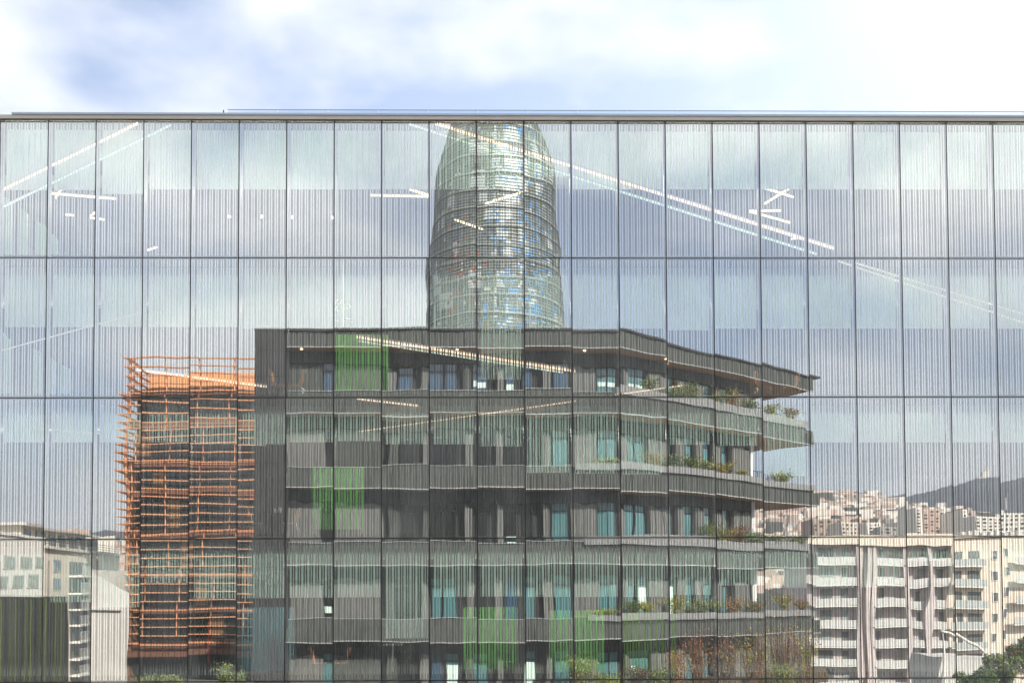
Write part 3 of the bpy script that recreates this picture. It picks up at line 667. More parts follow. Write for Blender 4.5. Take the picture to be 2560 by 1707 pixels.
# plants in the planters
LEAF = [mat('leaf_green', (0.08, 0.14, 0.03), 0.6, 0, 0.5, 9), mat('leaf_yellow', (0.34, 0.34, 0.05), 0.6, 0, 0.5, 9), mat('leaf_grey', (0.22, 0.27, 0.15), 0.7, 0, 0.4, 9),
        mat('leaf_rust', (0.36, 0.15, 0.06), 0.7, 0, 0.5, 9), mat('leaf_flower', (0.45, 0.08, 0.06), 0.7), mat('twig', (0.10, 0.06, 0.035), 0.9)]
def clump(name, label, cat, c0, rx, ry, h, mix, n, rnd, group, lr=0.05, twigs=8):
    t = root(name, label, cat, c0, group)
    m = MB(); tips_ = []
    for i in range(twigs):
        a = rnd.uniform(0, 6.28); e_ = Vector((c0[0]+rx*math.cos(a)*rnd.uniform(0.2, 0.9), c0[1]+ry*math.sin(a)*rnd.uniform(0.2, 0.9), c0[2]+h*rnd.uniform(0.55, 1.0)))
        b0 = Vector((c0[0]+rx*0.25*math.cos(a), c0[1]+ry*0.25*math.sin(a), c0[2]))
        m.bar(b0, e_, 0.018*max(h, 0.5), 0.006, n=3); tips_.append(e_)
    m.build('stem', LEAF[5], t)
    m = MB()
    for i in range(n):
        k = rnd.random(); p = Vector(c0).lerp(rnd.choice(tips_), k**0.6)
        sp_ = 0.30*(0.35+k)
        p += Vector((rnd.gauss(0, rx*sp_), rnd.gauss(0, ry*sp_), rnd.gauss(0, h*0.13)))
        if p.z < c0[2]-0.12: p.z = c0[2]+abs(rnd.gauss(0, 0.08))
        q = rnd.random(); mi = mix[0] if q < 0.55 else (mix[1] if q < 0.85 else mix[2])
        m.leaf(p, lr*rnd.uniform(0.6, 1.5), rnd, mi)
    m.build('foliage', LEAF, t)
PL = {1: [(1640, 30, 30, 'low dark green plant', (0, 2, 1)), (1735, 55, 42, 'wide yellow-green shrub', (1, 0, 0)), (1800, 40, 30, 'small yellow weed clump', (1, 2, 0)), (1845, 45, 44, 'ragged rust-tinted shrub', (3, 1, 2)), (1890, 30, 25, 'small green shrub', (0, 1, 0)), (1945, 32, 30, 'round yellow shrub', (1, 1, 0)), (1995, 34, 30, 'rusty green corner shrub', (3, 0, 1)), (1690, 25, 20, 'thin grey plant', (2, 0, 0))],
      2: [(1520, 50, 14, 'low yellow grass', (1, 2, 0)), (1645, 45, 34, 'shrub with red flowers', (1, 4, 0)), (1695, 40, 30, 'grey lavender bush', (2, 2, 0)), (1740, 40, 26, 'leafy green bush', (0, 1, 0)), (1775, 30, 22, 'pale green bush', (2, 1, 0)), (1822, 45, 28, 'yellow and red shrub', (1, 3, 0)), (1965, 38, 26, 'single yellow shrub by the railing', (1, 0, 0)), (1870, 20, 12, 'tiny weed', (1, 3, 0))],
      3: [(1790, 40, 36, 'shrub with yellow-green top', (1, 0, 0)), (1830, 45, 26, 'wispy yellow plant', (1, 3, 0)), (1860, 40, 36, 'dry rust brown plant', (3, 5, 1)), (1905, 45, 22, 'small green plant', (0, 2, 1)), (1945, 55, 22, 'spreading green plant', (0, 1, 2)), (2000, 60, 24, 'grey-green corner plant', (2, 0, 1))],
      4: [(1510, 60, 16, 'low grass tuft', (1, 2, 0)), (1595, 30, 22, 'dark green tuft', (0, 0, 1)), (1627, 40, 24, 'round lime shrub', (1, 1, 0)), (1695, 52, 34, 'largest lime shrub', (1, 1, 0)), (1738, 24, 14, 'grey round cushion', (2, 2, 0)), (1768, 44, 30, 'grey-green bush', (2, 2, 1)), (1800, 30, 20, 'pale small bush', (2, 1, 0)), (1842, 44, 32, 'rust and green bush', (3, 1, 0)), (1898, 40, 28, 'olive bush by the white column', (0, 3, 1)), (1975, 46, 32, 'yellow-brown bush', (1, 3, 0)), (2015, 30, 22, 'small rust bush at the corner', (3, 1, 0))]}
for st, lst in PL.items():
    bp = Path([A_, B_, (vx(tips[st], 70.4), 70.4)])
    for i, (px, wd, hp, kind, mix) in enumerate(lst):
        u = bp.u(px); q = bp.at(u, 0.48); Yq = 29-q.y; sc = Yq/F
        rnd = random.Random(st*100+i)
        clump('planter_shrub', '%s in the planter of the %s balcony from the top' % (kind, ('', 'second', 'third', 'fourth', 'fifth')[st]), 'shrub', (q.x, q.y, zB[st]+0.60), wd*sc*0.78, 0.3, hp*sc*1.15, mix, 800, rnd, 'shrubs in the balcony planters', lr=0.055)
# taller dry and green shrubs on the terrace in front of the lowest floor
GP = [(1745, 60, 90, 'dry brown twiggy shrub with red-brown leaves', (3, 5, 3), 59.0), (1810, 60, 85, 'second dry brown shrub before the white column', (3, 5, 1), 60.5), (1880, 70, 100, 'tall yellow-brown shrub right of the white column', (1, 3, 5), 61),
      (1960, 80, 105, 'tall orange-brown shrub at the terrace corner', (3, 1, 5), 62), (2010, 60, 110, 'yellow leaved shrub at the outer corner', (1, 3, 0), 63.5), (1690, 46, 60, 'orange leaved shrub beside the dry ones', (3, 3, 1), 58.6),
      (1960, 70, 45, 'lime green low shrub under the corner', (1, 0, 0), 60.8), (1458, 60, 55, 'yellow-green shrub in front of the green boards', (1, 0, 0), 58.0), (1590, 50, 34, 'spiky dark grass tuft', (5, 0, 3), 58.0), (1515, 60, 24, 'low yellow shrub before the dull green board', (1, 2, 0), 58.0),
      (1650, 80, 30, 'low green ground shrub', (0, 1, 0), 58.2), (560, 34, 40, 'small pale green shrub below the red stand', (2, 0, 1), 57), (600, 26, 26, 'tiny green shrub right of the pale one', (2, 0, 1), 57), (380, 50, 24, 'low pale shrub under the slats', (2, 1, 0), 57), (425, 40, 18, 'second low pale shrub under the slats', (2, 1, 0), 57.4)]
for i, (px, wd, hp, lab, mix, Y) in enumerate(GP):
    a = M(px, 1716, Y); sc = Y/F; rnd = random.Random(700+i)
    clump('terrace_shrub', lab, 'shrub', (a.x, a.y, a.z), wd*sc*0.7, 0.6, hp*sc*1.5, mix, 1500, rnd, 'shrubs on the terrace', lr=0.055, twigs=30 if 5 in mix else 9)
tz = M(1700, 1716, 58).z
tr_ = root('terrace', 'planted concrete terrace at the foot of the dark building', 'terrace', (8, -31, 0))
m = MB(); m.prism([(A_[0], 29-56.5), (B_[0]+1, 29-56.5), (vx(2060, 66), 29-66), (vx(2060, 72), 29-73), (A_[0], 29-59)], tz-0.35, tz-0.01); m.build('soil_bed', mat('soil', (0.10, 0.07, 0.04), 0.95, 0, 0.4, 3), tr_)
m = MB(); m.prism([(vx(300, 56.5), 29-56.5), (A_[0]-0.02, 29-56.5), (A_[0]-0.02, 29-58), (vx(300, 56.5), 29-58)], tz-0.35, tz-0.01); m.build('terrace_slab', M_TROUGH, tr_)
m = MB(); m.prism([(vx(300, 56.7), 29-56.7), (B_[0]+1, 29-56.7), (B_[0]+1, 29-57.0), (vx(300, 56.7), 29-57.0)], -0.2, tz-0.352); m.build('terrace_wall', M_CONC, tr_)

# antenna on the roof
t = root('roof_antenna', 'thin rooftop aerial mast with rod elements left of the round tower', 'antenna', M(860, 818, 66))
a = M(860, 818, 66); b = M(861, 640, 66); m = MB(); m.bar(a, b, 0.035, 0.02, n=6); m.build('mast', M_WHITEB, t)
for (p0, p1) in (((838, 763), (858, 764)), ((840, 757), (852, 750)), ((839, 775), (849, 781)), ((859, 770), (880, 771)), ((860, 766), (872, 763)), ((872, 763), (880, 771)), ((860, 773), (870, 775)), ((870, 775), (880, 771)), ((853, 762), (857, 752)), ((855, 768), (858, 775)), ((841, 803), (850, 806)), ((859, 797), (880, 799)), ((859, 804), (884, 807))):
    m = MB(); m.bar(M(*p0, 66), M(*p1, 66), 0.035, n=5); m.build('element', M_WHITEB, t)

# ------------------------------------------------------------------ copper slatted building
M_COPL = mat('copper_louvre', (0.66, 0.31, 0.15), 0.5, 0, 0.15, 2)
M_COPD = mat('copper_panel', (0.17, 0.075, 0.045), 0.6, 0, 0.2, 1.2)
M_COPW = mat('copper_wall', (0.76, 0.35, 0.16), 0.7, 0, 0.12, 0.6)
M_OGL = mat('slat_building_glass', (0.03, 0.045, 0.045), 0.1, spec=0.7)
sb = root('slatted_building', 'building wrapped in copper orange horizontal louvres mirrored at the left', 'building', (-18, -70, 0))
YS = 98.0
def bx(m, x0, x1, y0, y1, YA, YB_, mi=0):     # box given by its picture edges at path depth YA, YB_ behind it
    a = M(x0, y1, YA); b = M(x1, y0, YA); m.box(a.x, b.x, 29-YB_, 29-YA, a.z, b.z, mi)
def bs(m, x0, x1, y0, y1, YA, YB_):
    a = M(x0, y1, YA); b = M(x1, y0, YA); xr = vx(x1-4, YB_) if x1 < 1245 else vx(x1, YB_)
    m.prism([(a.x, 29-YA), (b.x, 29-YA), (xr, 29-YB_), (a.x, 29-YB_)], a.z, b.z)
L0, L1 = 292, 641
ys = [894+21.7*i for i in range(34)]
xe = lambda y: 305 if y < 975 else (288 if y < 1340 else (296 if y < 1480 else 300))
for i, y in enumerate(ys):
    x0 = xe(y); a = M(x0, y, YS); b = M(L1, y, YS); z = a.z
    m = MB()
    m.box(a.x, b.x, 29-YS-0.30, 29-YS, z-0.05, z+0.05)
    m.box(a.x, a.x+0.42, 29-YS-15, 29-YS-0.43, z-0.045, z+0.045)
    m.build('louvre', M_COPL, sb)
rnd = random.Random(4)
for fl in range(9):
    y0 = 894+21.7*4*fl; y1 = y0+21.7*4
    if y1 > 1640: break
    n = 4; sh_ = rnd.uniform(0, 50)
    for k in range(n):
        x = 318+sh_+k*84
        if x > 636: continue
        a = M(x, y0, YS+0.3); b = M(x, y1, YS+0.3); m = MB(); m.box(a.x-0.045, a.x+0.045, a.y-0.14, a.y-0.02, b.z+0.05, a.z-0.05)
        m.build('post', M_COPL, sb)
for k, x in enumerate((322, 340, 358, 372)):     # side screen posts
    Yk = YS+0.5+k*3.4; a = M(xe(900)+4, 894, YS)
    m = MB(); m.box(a.x+0.05, a.x+0.25, 29-Yk-0.2, 29-Yk, 2, a.z); m.build('side_post', M_COPL, sb)
m = MB(); bx(m, 335, 640, 975, 1700, YS+2.4, YS+15); m.build('core_wall', M_OGL, sb)
m = MB(); bx(m, 378, 640, 935, 974, YS+3.0, YS+14); m.build('penthouse', M_COPW, sb)
m = MB(); bx(m, 600, 640, 927, 934, YS+3.2, YS+12); m.build('plant_room', M_COPW, sb)
for y0, y1 in ((975, 990), (1047, 1070), (1150, 1168), (1219, 1244), (1318, 1344), (1425, 1443), (1518, 1532), (1600, 1624)):
    m = MB(); bx(m, 322, 640, y0, y1, YS+1.7, YS+2.35); m.build('spandrel', M_COPD, sb)
    m = MB(); a = M(322, (y0+y1)/2, YS+1.6); b = M(640, (y0+y1)/2, YS+1.6); m.box(a.x, b.x, a.y-0.04, a.y, a.z-0.03, a.z+0.03); m.build('rail', M_COPL, sb)
k = 0
for y0, y1 in ((992, 1046), (1071, 1149), (1169, 1218), (1245, 1317), (1345, 1424), (1444, 1517), (1533, 1599)):
    for x in range(340, 635, 37):
        k += 1; m = MB(); bx(m, x, x+31, y0+3, y1-3, YS+2.3, YS+2.38); m.build('window', M_WIN3 if (k*7) % 9 else mat('warm_room', (0.20, 0.12, 0.06), 0.3), sb)
m = MB(); bx(m, 300, 640, 1626, 1640, YS+0.2, YS+2.3); m.build('canopy', M_COPD, sb)
# thin brown side wall under the screen
m = MB(); bx(m, 306, 326, 1150, 1700, YS+1.2, YS+12); m.build('side_wall', mat('rust_wall', (0.22, 0.11, 0.06), 0.8), sb)

# ------------------------------------------------------------------ round tower
tw = root('round_tower', 'tall bullet-shaped tower of coloured glass louvres mirrored behind the dark building', 'tower', (0, -291, 0))
YT = 320.0; cxp = 1238.5
prof = [(1700, 170), (1480, 171), (1200, 172), (1000, 171), (815, 168), (720, 165), (650, 161), (600, 158), (520, 153), (470, 150), (430, 144), (380, 130), (340, 117), (303, 104), (270, 80), (240, 62), (215, 40), (200, 15), (196, 2)]
tc_x = M(cxp, 700, YT).x; sc = YT/F
zs = [(M(cxp, y, YT).z, r*sc) for y, r in prof]; zs[0] = (0.0, zs[0][1])
def rad(z):
    for (a, ra), (b, rb) in zip(zs, zs[1:]):
        if a <= z <= b: t = (z-a)/(b-a); return ra+(rb-ra)*t
    return 0.1
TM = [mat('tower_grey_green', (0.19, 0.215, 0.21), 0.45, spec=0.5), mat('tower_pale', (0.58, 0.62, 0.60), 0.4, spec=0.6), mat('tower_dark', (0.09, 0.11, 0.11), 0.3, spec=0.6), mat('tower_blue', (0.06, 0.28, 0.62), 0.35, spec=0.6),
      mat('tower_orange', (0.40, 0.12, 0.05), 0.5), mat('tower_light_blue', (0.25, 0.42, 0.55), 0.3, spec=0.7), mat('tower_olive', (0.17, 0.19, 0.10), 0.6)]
m = MB(); NS = 144; H = zs[-1][0]; NV = 170; i0 = 0
for j in range(NV+1):
    z = H*j/NV; r = rad(z)
    for k in range(NS): a = 2*math.pi*k/NS; m.v.append((tc_x+r*math.cos(a), 29-YT+r*math.sin(a), z))
rnd = random.Random(11)
hue = {}
for j in range(NV):
    for k in range(NS):
        q = (k+1) % NS; m.f.append((j*NS+k, j*NS+q, (j+1)*NS+q, (j+1)*NS+k))
        a = 2*math.pi*(k+0.5)/NS; z = H*(j+0.5)/NV
        kb, jb = k//(2+(j//5*7) % 3), j//5
        hb = hue.setdefault((kb, jb), rnd.random())
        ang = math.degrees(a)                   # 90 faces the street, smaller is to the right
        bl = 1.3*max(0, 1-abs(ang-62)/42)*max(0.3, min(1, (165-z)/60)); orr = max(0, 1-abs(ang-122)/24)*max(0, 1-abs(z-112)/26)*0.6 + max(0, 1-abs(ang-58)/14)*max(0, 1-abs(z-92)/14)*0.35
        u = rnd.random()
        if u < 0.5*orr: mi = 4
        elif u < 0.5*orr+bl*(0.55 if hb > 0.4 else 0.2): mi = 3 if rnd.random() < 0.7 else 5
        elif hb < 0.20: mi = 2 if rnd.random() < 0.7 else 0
        elif hb > 0.80 or (abs(ang-78) < 14 and hb > 0.45): mi = 1  # extra pale cells right of centre paint the sun's upright gleam
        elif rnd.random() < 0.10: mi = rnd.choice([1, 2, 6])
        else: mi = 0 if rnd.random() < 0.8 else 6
        m.m.append(mi)
m.f.append(tuple(NV*NS+k for k in range(NS))); m.m.append(0)
m.build('facade', TM, tw)
def ring(mb, z, dr, h, d):
    r0 = rad(z)+dr
    i = len(mb.v)
    for rr, zz in ((r0, z-h/2), (r0+d, z-h/2), (r0+d, z+h/2), (r0, z+h/2)):
        for k in range(72): a = 2*math.pi*k/72; mb.v.append((tc_x+rr*math.cos(a), 29-YT+rr*math.sin(a), zz))
    for q in range(4):
        for k in range(72):
            k2 = (k+1) % 72; q2 = (q+1) % 4
            mb.f.append((i+q*72+k, i+q*72+k2, i+q2*72+k2, i+q2*72+k)); mb.m.append(0)
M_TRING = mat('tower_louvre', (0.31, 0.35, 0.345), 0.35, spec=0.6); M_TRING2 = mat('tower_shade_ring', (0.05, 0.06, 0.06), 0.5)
m = MB(); z = 60.0
while z < H-6: ring(m, z, 0.06, 0.12, 0.22); z += 0.95
m.build('louvre_rings', M_TRING, tw, kind='stuff')
z = 60.5
while z < H-8:
    m = MB(); ring(m, z, 0.06, 0.28, 0.34); m.build('floor_ring', mat('tower_floor_ring', (0.42, 0.45, 0.40), 0.4), tw)
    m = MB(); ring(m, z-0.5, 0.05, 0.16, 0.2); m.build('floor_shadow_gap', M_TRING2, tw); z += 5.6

# ------------------------------------------------------------------ buildings at the left
M_WHITE = mat('white_render', (0.82, 0.80, 0.74), 0.8, 0, 0.06, 0.5)
M_CREAM = mat('cream_render', (0.76, 0.71, 0.61), 0.8, 0, 0.08, 0.5)
M_GREYW = mat('grey_render', (0.60, 0.58, 0.54), 0.8, 0, 0.12, 0.3)
M_OLIVE = mat('dark_olive_cladding', (0.035, 0.040, 0.030), 0.6, 0, 0.2, 1)
M_AWIN = mat('flat_window', (0.15, 0.16, 0.155), 0.12, spec=0.5)
M_BALW = mat('balcony_wall', (0.62, 0.61, 0.58), 0.7, 0, 0.06, 1)
M_SHUT = mat('shutter_grey', (0.35, 0.38, 0.36), 0.6)
wb = root('white_building', 'white rendered building with rows of square windows at the left edge', 'building', (-45, -65, 0))
wpth = Path([(vx(-260, 74), 74), (vx(112, 96), 96)]); ztw = M(112, 1345, 96).z
m = MB(); pbox(m, wpth, 0, wpth.l[-1], 0, 12, -0.2, ztw); m.build('wall', M_WHITE, wb)
m = MB(); pbox(m, wpth, 0, wpth.l[-1], -0.15, 0.5, ztw+0.01, ztw+0.25); m.build('cornice', M_WHITE, wb)
for r_, (za, zb_) in enumerate(((1388, 1424), (1440, 1474), (1488, 1520))):
    for (x0, x1) in ((-60, -30), (-18, 14), (26, 58), (66, 96)) if r_ % 2 else ((-90, -58), (-45, -12), (0, 32), (44, 76), (84, 106)):
        u0, u1 = wpth.u(x0), wpth.u(x1); Yq = 29-wpth.at(u0).y
        z1, z0 = M(x0, za, Yq).z, M(x0, zb_, Yq).z
        m = MB(); pbox(m, wpth, u0, u1, -0.05, -0.01, z0, z1); wn = m.build('window', M_GREYW, wb); wn['org'] = wb['org']
        m = MB(); pbox(m, wpth, u0+0.15, u1-0.12, -0.08, -0.055, z0+0.1, z1-0.12); m.build('pane', M_SHUT, wn)
ob = root('olive_building', 'low dark olive clad building filling the lower left corner', 'building', (-25, -41, 0))
m = MB(); bs(m, -200, 168, 1491, 1930, 70, 80); m.build('wall', M_OLIVE, ob)
for x in range(-60, 170, 13):
    m = MB(); bx(m, x, x+3.2, 1497, 1900, 69.85, 69.99); m.build('fin', mat('olive_fin', (0.10, 0.13, 0.03), 0.6) if (x//13) % 3 else M_DARKW, ob)
cb = root('cream_building', 'cream block of flats with one column of balconies, left of the copper slats', 'building', (-38, -75, 0))
cpth = Path([(vx(105, 100), 100), (vx(300, 126), 126)]); ztc = M(112, 1374, 101).z
m = MB(); pbox(m, cpth, 0, cpth.l[-1], 0, 12, -0.2, ztc); m.build('wall', M_CREAM, cb)
m = MB(); pbox(m, cpth, -0.2, cpth.l[-1], -0.3, 0.4, ztc+0.01, ztc+0.3); m.build('cornice', M_WHITE, cb)
m = MB(); pbox(m, cpth, 2, cpth.l[-1]-4, 2.5, 9, ztc+0.01, ztc+2.6); m.build('penthouse', M_CREAM, cb)
m = MB(); pbox(m, cpth, 1.2, cpth.l[-1]-2, 1.6, 6, ztc+2.62, ztc+2.9); m.build('roof_canopy', M_GREYW, cb)
for k in range(8):
    u = 3+k*3.0; m = MB(); pbox(m, cpth, u, u+1.9, 2.40, 2.49, ztc+0.5, ztc+2.3); m.build('window', M_AWIN, cb)
for h in (0.6, 0.9, 1.2):
    m = MB(); pbox(m, cpth, 0.2, cpth.l[-1], 0.3, 0.36, ztc+h, ztc+h+0.05); m.build('roof_rail', M_DRAIL, cb)
u0, u1 = cpth.u(172), cpth.u(216)
for k in range(7):
    zf = M(195, 1442+40.5*k, 110).z
    m = MB(); pbox(m, cpth, u0, u1, -1.2, -0.01, zf-0.2, zf); bl_ = m.build('balcony', M_WHITE, cb); bl_['org'] = cb['org']
    m = MB(); pbox(m, cpth, u0+0.05, u1-0.05, -1.18, -1.13, zf+0.95, zf+1.02); m.build('handrail', M_WHITEB, bl_)
    nb = 14
    for i in range(nb):
        ub = u0+0.08+(u1-u0-0.16)*i/(nb-1); m = MB(); pbox(m, cpth, ub, ub+0.06, -1.17, -1.14, zf+0.01, zf+0.94); m.build('baluster', M_WHITEB, bl_)
    m = MB(); pbox(m, cpth, u0+0.1, u1-1.2, -0.06, -0.01, zf+0.01, zf+1.42); m.build('window', M_AWIN, cb)
    m = MB(); pbox(m, cpth, u1-1.1, u1-0.1, -0.09, -0.02, zf+0.01, zf+1.42); m.build('shutter', M_SHUT, cb)
for za, zb_ in ((1402, 1433), (1446, 1477)):
    m = MB(); z1, z0 = M(145, za, 104).z, M(145, zb_, 104).z; pbox(m, cpth, cpth.u(131), cpth.u(155), -0.05, -0.01, z0, z1); wn = m.build('window', M_GREYW, cb); wn['org'] = cb['org']
    m = MB(); pbox(m, cpth, cpth.u(132), cpth.u(154), -0.08, -0.055, z0+0.15, z1-0.1); m.build('shutter', mat('blue_shutter', (0.22, 0.28, 0.34), 0.6), wn)
gb = root('grey_gable_building', 'blank grey rendered gable wall with sloping top beside the cream flats', 'building', (-34, -62, 0))
a = M(226, 1424, 90); b = M(318, 1476, 90)
m = MB(); y0, y1 = 29-90, 29-99
m.v = [(a.x, y0, -0.2), (b.x, y0, -0.2), (b.x, y0, b.z), (a.x, y0, a.z), (a.x, y1, -0.2), (vx(314, 99), y1, -0.2), (vx(314, 99), y1, b.z), (a.x, y1, a.z)]
m.f = [(0, 1, 2, 3), (7, 6, 5, 4), (1, 5, 6, 2), (4, 0, 3, 7), (3, 2, 6, 7), (0, 4, 5, 1)]; m.m = [0]*6; m.build('gable_wall', M_GREYW, gb)
m = MB(); bx(m, 224, 300, 1522, 1526, 89.7, 89.98); m.build('ledge', M_BALW, gb)
tb = root('roof_hut', 'small pinkish roof hut with turquoise shutters on the flats at the left', 'roof hut', (-42, -90, 0))
m = MB(); bx(m, 135, 187, 1317, 1336, 130, 136); m.build('wall', mat('pink_render', (0.62, 0.42, 0.32), 0.8), tb)
for x in (157, 171): m = MB(); bx(m, x, x+11, 1326, 1334, 129.8, 129.98); m.build('shutter', mat('turquoise', (0.05, 0.38, 0.40), 0.6), tb)
m = MB(); p = M(124, 1322, 130); m.ball(p, 0.35); m.bar((p.x, p.y, p.z-1.2), p, 0.05); tag(m.build('satellite_dish', M_WHITE), 'round white dish on a short pole left of the pink roof hut', 'dish')
m = MB(); bs(m, 110, 290, 1340, 1930, 131, 145); tag(m.build('rear_block', M_CREAM), 'cream rear block carrying the pink roof hut', 'building')

# ------------------------------------------------------------------ apartment block at the right
ap = root('apartment_block', 'long cream apartment block with seven tiers of pale balconies at the right', 'building', (55, -115, 0))
YA = 142.0
M_MAUVE = mat('recess_wall', (0.60, 0.53, 0.50), 0.85, 0, 0.2, 0.4)
M_BEIGE = mat('beige_render', (0.80, 0.69, 0.57), 0.85, 0, 0.07, 0.3)
m = MB(); bx(m, 2030, 2385, 1340, 1940, YA+2.0, YA+14); m.build('recessed_wall', M_MAUVE, ap)
m = MB(); bx(m, 2386, 2700, 1340, 1940, YA+0.6, YA+14); m.build('wall', M_BEIGE, ap)
m = MB(); bx(m, 2028, 2385, 1334, 1363, YA-0.1, YA+14); m.build('roof_band', M_BEIGE, ap)
m = MB(); bx(m, 2386, 2700, 1334, 1339, YA+0.2, YA+14); m.build('roof_edge', M_BEIGE, ap)
for k in range(8):
    yf = 1414+50.7*k
    def bal(x0, x1, YY, mt=M_BALW, dp=1.5):
        m = MB(); bx(m, x0, x1, yf-2.2, yf+1.2, YY-dp, YY); b_ = m.build('balcony', M_WHITE, ap); b_['org'] = ap['org']
        m = MB(); bx(m, x0, x1, yf-20, yf-2.5, YY-dp+0.02, YY-dp+0.14); m.build('parapet', mt, b_)
    bal(2033, 2150, YA+2.0); bal(2188, 2270, YA+1.8); bal(2272, 2384, YA+2.2, M_BALW); bal(2392, 2472, YA+0.6, mat('glass_parapet', (0.5, 0.53, 0.5), 0.3), 1.2); bal(2540, 2640, YA+0.6, dp=1.2)
    for x0, x1 in ((2045, 2075), (2100, 2118), (2196, 2206), (2300, 2328), (2350, 2366)):
        m = MB(); bx(m, x0, x1, yf-43, yf-4, YA+1.93, YA+1.99); m.build('window', M_AWIN if (x0+k) % 3 else M_SHUT, ap)
    for x0, x1 in ((2396, 2412), (2424, 2454)):
        m = MB(); bx(m, x0, x1, yf-40, yf-10, YA+0.53, YA+0.59); m.build('window', M_AWIN, ap)
    for x0, x1 in ((2482, 2494), (2512, 2522)):
        m = MB(); bx(m, x0, x1, yf-42, yf-18, YA+0.5, YA+0.59); wn = m.build('window', M_WHITE, ap); wn['org'] = ap['org']
        m = MB(); bx(m, x0+2, x1-2, yf-40, yf-20, YA+0.46, YA+0.495); m.build('pane', M_AWIN, wn)
for x in (2152, 2176, 2186, 2271, 2330):
    m = MB(); bx(m, x, x+3, 1364, 1930, YA+0.3, YA+1.98); m.build('party_wall', M_MAUVE, ap)
m = MB(); bx(m, 2154, 2186, 1364, 1930, YA+0.9, YA+1.97); m.build('stair_wall', mat('mauve_render', (0.40, 0.32, 0.30), 0.8), ap)
for i in range(9):
    x = 2400+i*18; m = MB(); bx(m, x, x+9, 1326-(i % 3)*3, 1333, YA+3, YA+5)
    m.build('chimney', M_BALW, ap)
# near pale pavilion with curved white roof edge in front of the flats
pv = root('arched_shed', 'pale grey shed with a bent white roof edge low at the right', 'building', (48, -95, 0))
m = MB(); bx(m, 2352, 2500, 1640, 1940, 118, 126); m.build('wall', M_GREYW, pv)
pts = [(2352, 1572), (2385, 1574), (2410, 1586), (2440, 1607), (2470, 1634), (2500, 1656)]
m = MB()
for p0, p1 in zip(pts, pts[1:]): m.bar(M(*p0, 117.5), M(*p1, 117.5), 0.16, n=8)
m.build('roof_edge', M_WHITE, pv)
for px, py in ((2356, 1575), (2470, 1636)):
    m = MB(); m.bar(M(px, py, 117.6), (M(px, py, 117.6).x, M(px, py, 117.6).y, 0), 0.12, n=8); m.build('column', M_WHITE, pv)
# trees low at the right
def tree(px, py, wpx, Y, lab, mix, seed):
    rnd = random.Random(seed); top = M(px, py, Y); sc_ = Y/F; r = wpx*sc_/2; x, y = top.x, top.y; zc_ = top.z-r
    t = root('leafy_tree', lab, 'tree', (x, y, -0.2))
    m = MB(); m.bar((x, y, -0.25), (x+0.2, y, zc_-r*0.4), 0.22, 0.13, n=8)
    ends = []
    for i in range(9):
        a = rnd.uniform(0, 6.28); e_ = Vector((x+r*0.75*math.cos(a), y+r*0.75*math.sin(a), zc_+rnd.uniform(-0.5, 0.8)*r)); m.bar((x+0.2, y, zc_-r*rnd.uniform(0.4, 0.9)), e_, 0.09, 0.02, n=5); ends.append(e_)
    m.build('trunk', LEAF[5], t)
    m = MB()
    cl = [(e_, rnd.uniform(0.28, 0.5)*r) for e_ in ends]+[(Vector((x+rnd.gauss(0, .4)*r, y+rnd.gauss(0, .4)*r, zc_+rnd.gauss(0, .4)*r)), rnd.uniform(.25, .5)*r) for _ in range(16)]
    for i in range(4200):
        c_, cr_ = rnd.choice(cl); v = Vector((rnd.gauss(0, 1), rnd.gauss(0, 1), rnd.gauss(0, 1))).normalized()*cr_*rnd.uniform(0.5, 1.05)
        q = rnd.random(); m.leaf(c_+v, rnd.uniform(0.10, 0.22), rnd, mix[0] if q < .6 else (mix[1] if q < .88 else mix[2]))
    m.build('crown', LEAF, t)
tree(2505, 1632, 90, 100, 'olive green tree low at the right in front of the flats', (0, 2, 1), 1)
tree(2575, 1590, 90, 104, 'taller brownish green tree at the right edge', (0, 3, 2), 2)
tree(2440, 1668, 90, 98, 'small tree below the bent white roof edge', (0, 0, 2), 3)
# ------------------------------------------------------------------ city and hills
CM = [mat('city_cream', (0.74, 0.65, 0.55), 0.85), mat('city_pale', (0.82, 0.76, 0.68), 0.85), mat('city_brown', (0.42, 0.33, 0.27), 0.85), mat('city_rose', (0.62, 0.46, 0.38), 0.85), mat('city_grey', (0.42, 0.40, 0.38), 0.85), mat('city_dark', (0.07, 0.07, 0.06), 0.7)]
def far_block(px0, px1, py0, Y, lab, mi, wins=0):
    t = root('city_block', lab, 'building', (M(px0, py0, Y).x, 29-Y, 0), 'city blocks below the hill')
    a = M(px0, py0, Y); b = M(px1, py0, Y); m = MB(); m.box(a.x, b.x, 29-Y-14, 29-Y, -0.2, a.z); m.build('wall', CM[mi], t)
    for r_ in range(int((1338-py0)/9)):
        for k in range(wins):
            x = px0+(px1-px0)*(k+0.25)/wins; m = MB(); bx(m, x, x+(px1-px0)*0.45/wins, py0+4+r_*9, py0+8.5+r_*9, Y-0.15, Y-0.01); m.build('window', CM[5 if (k+r_) % 3 else 4], t)
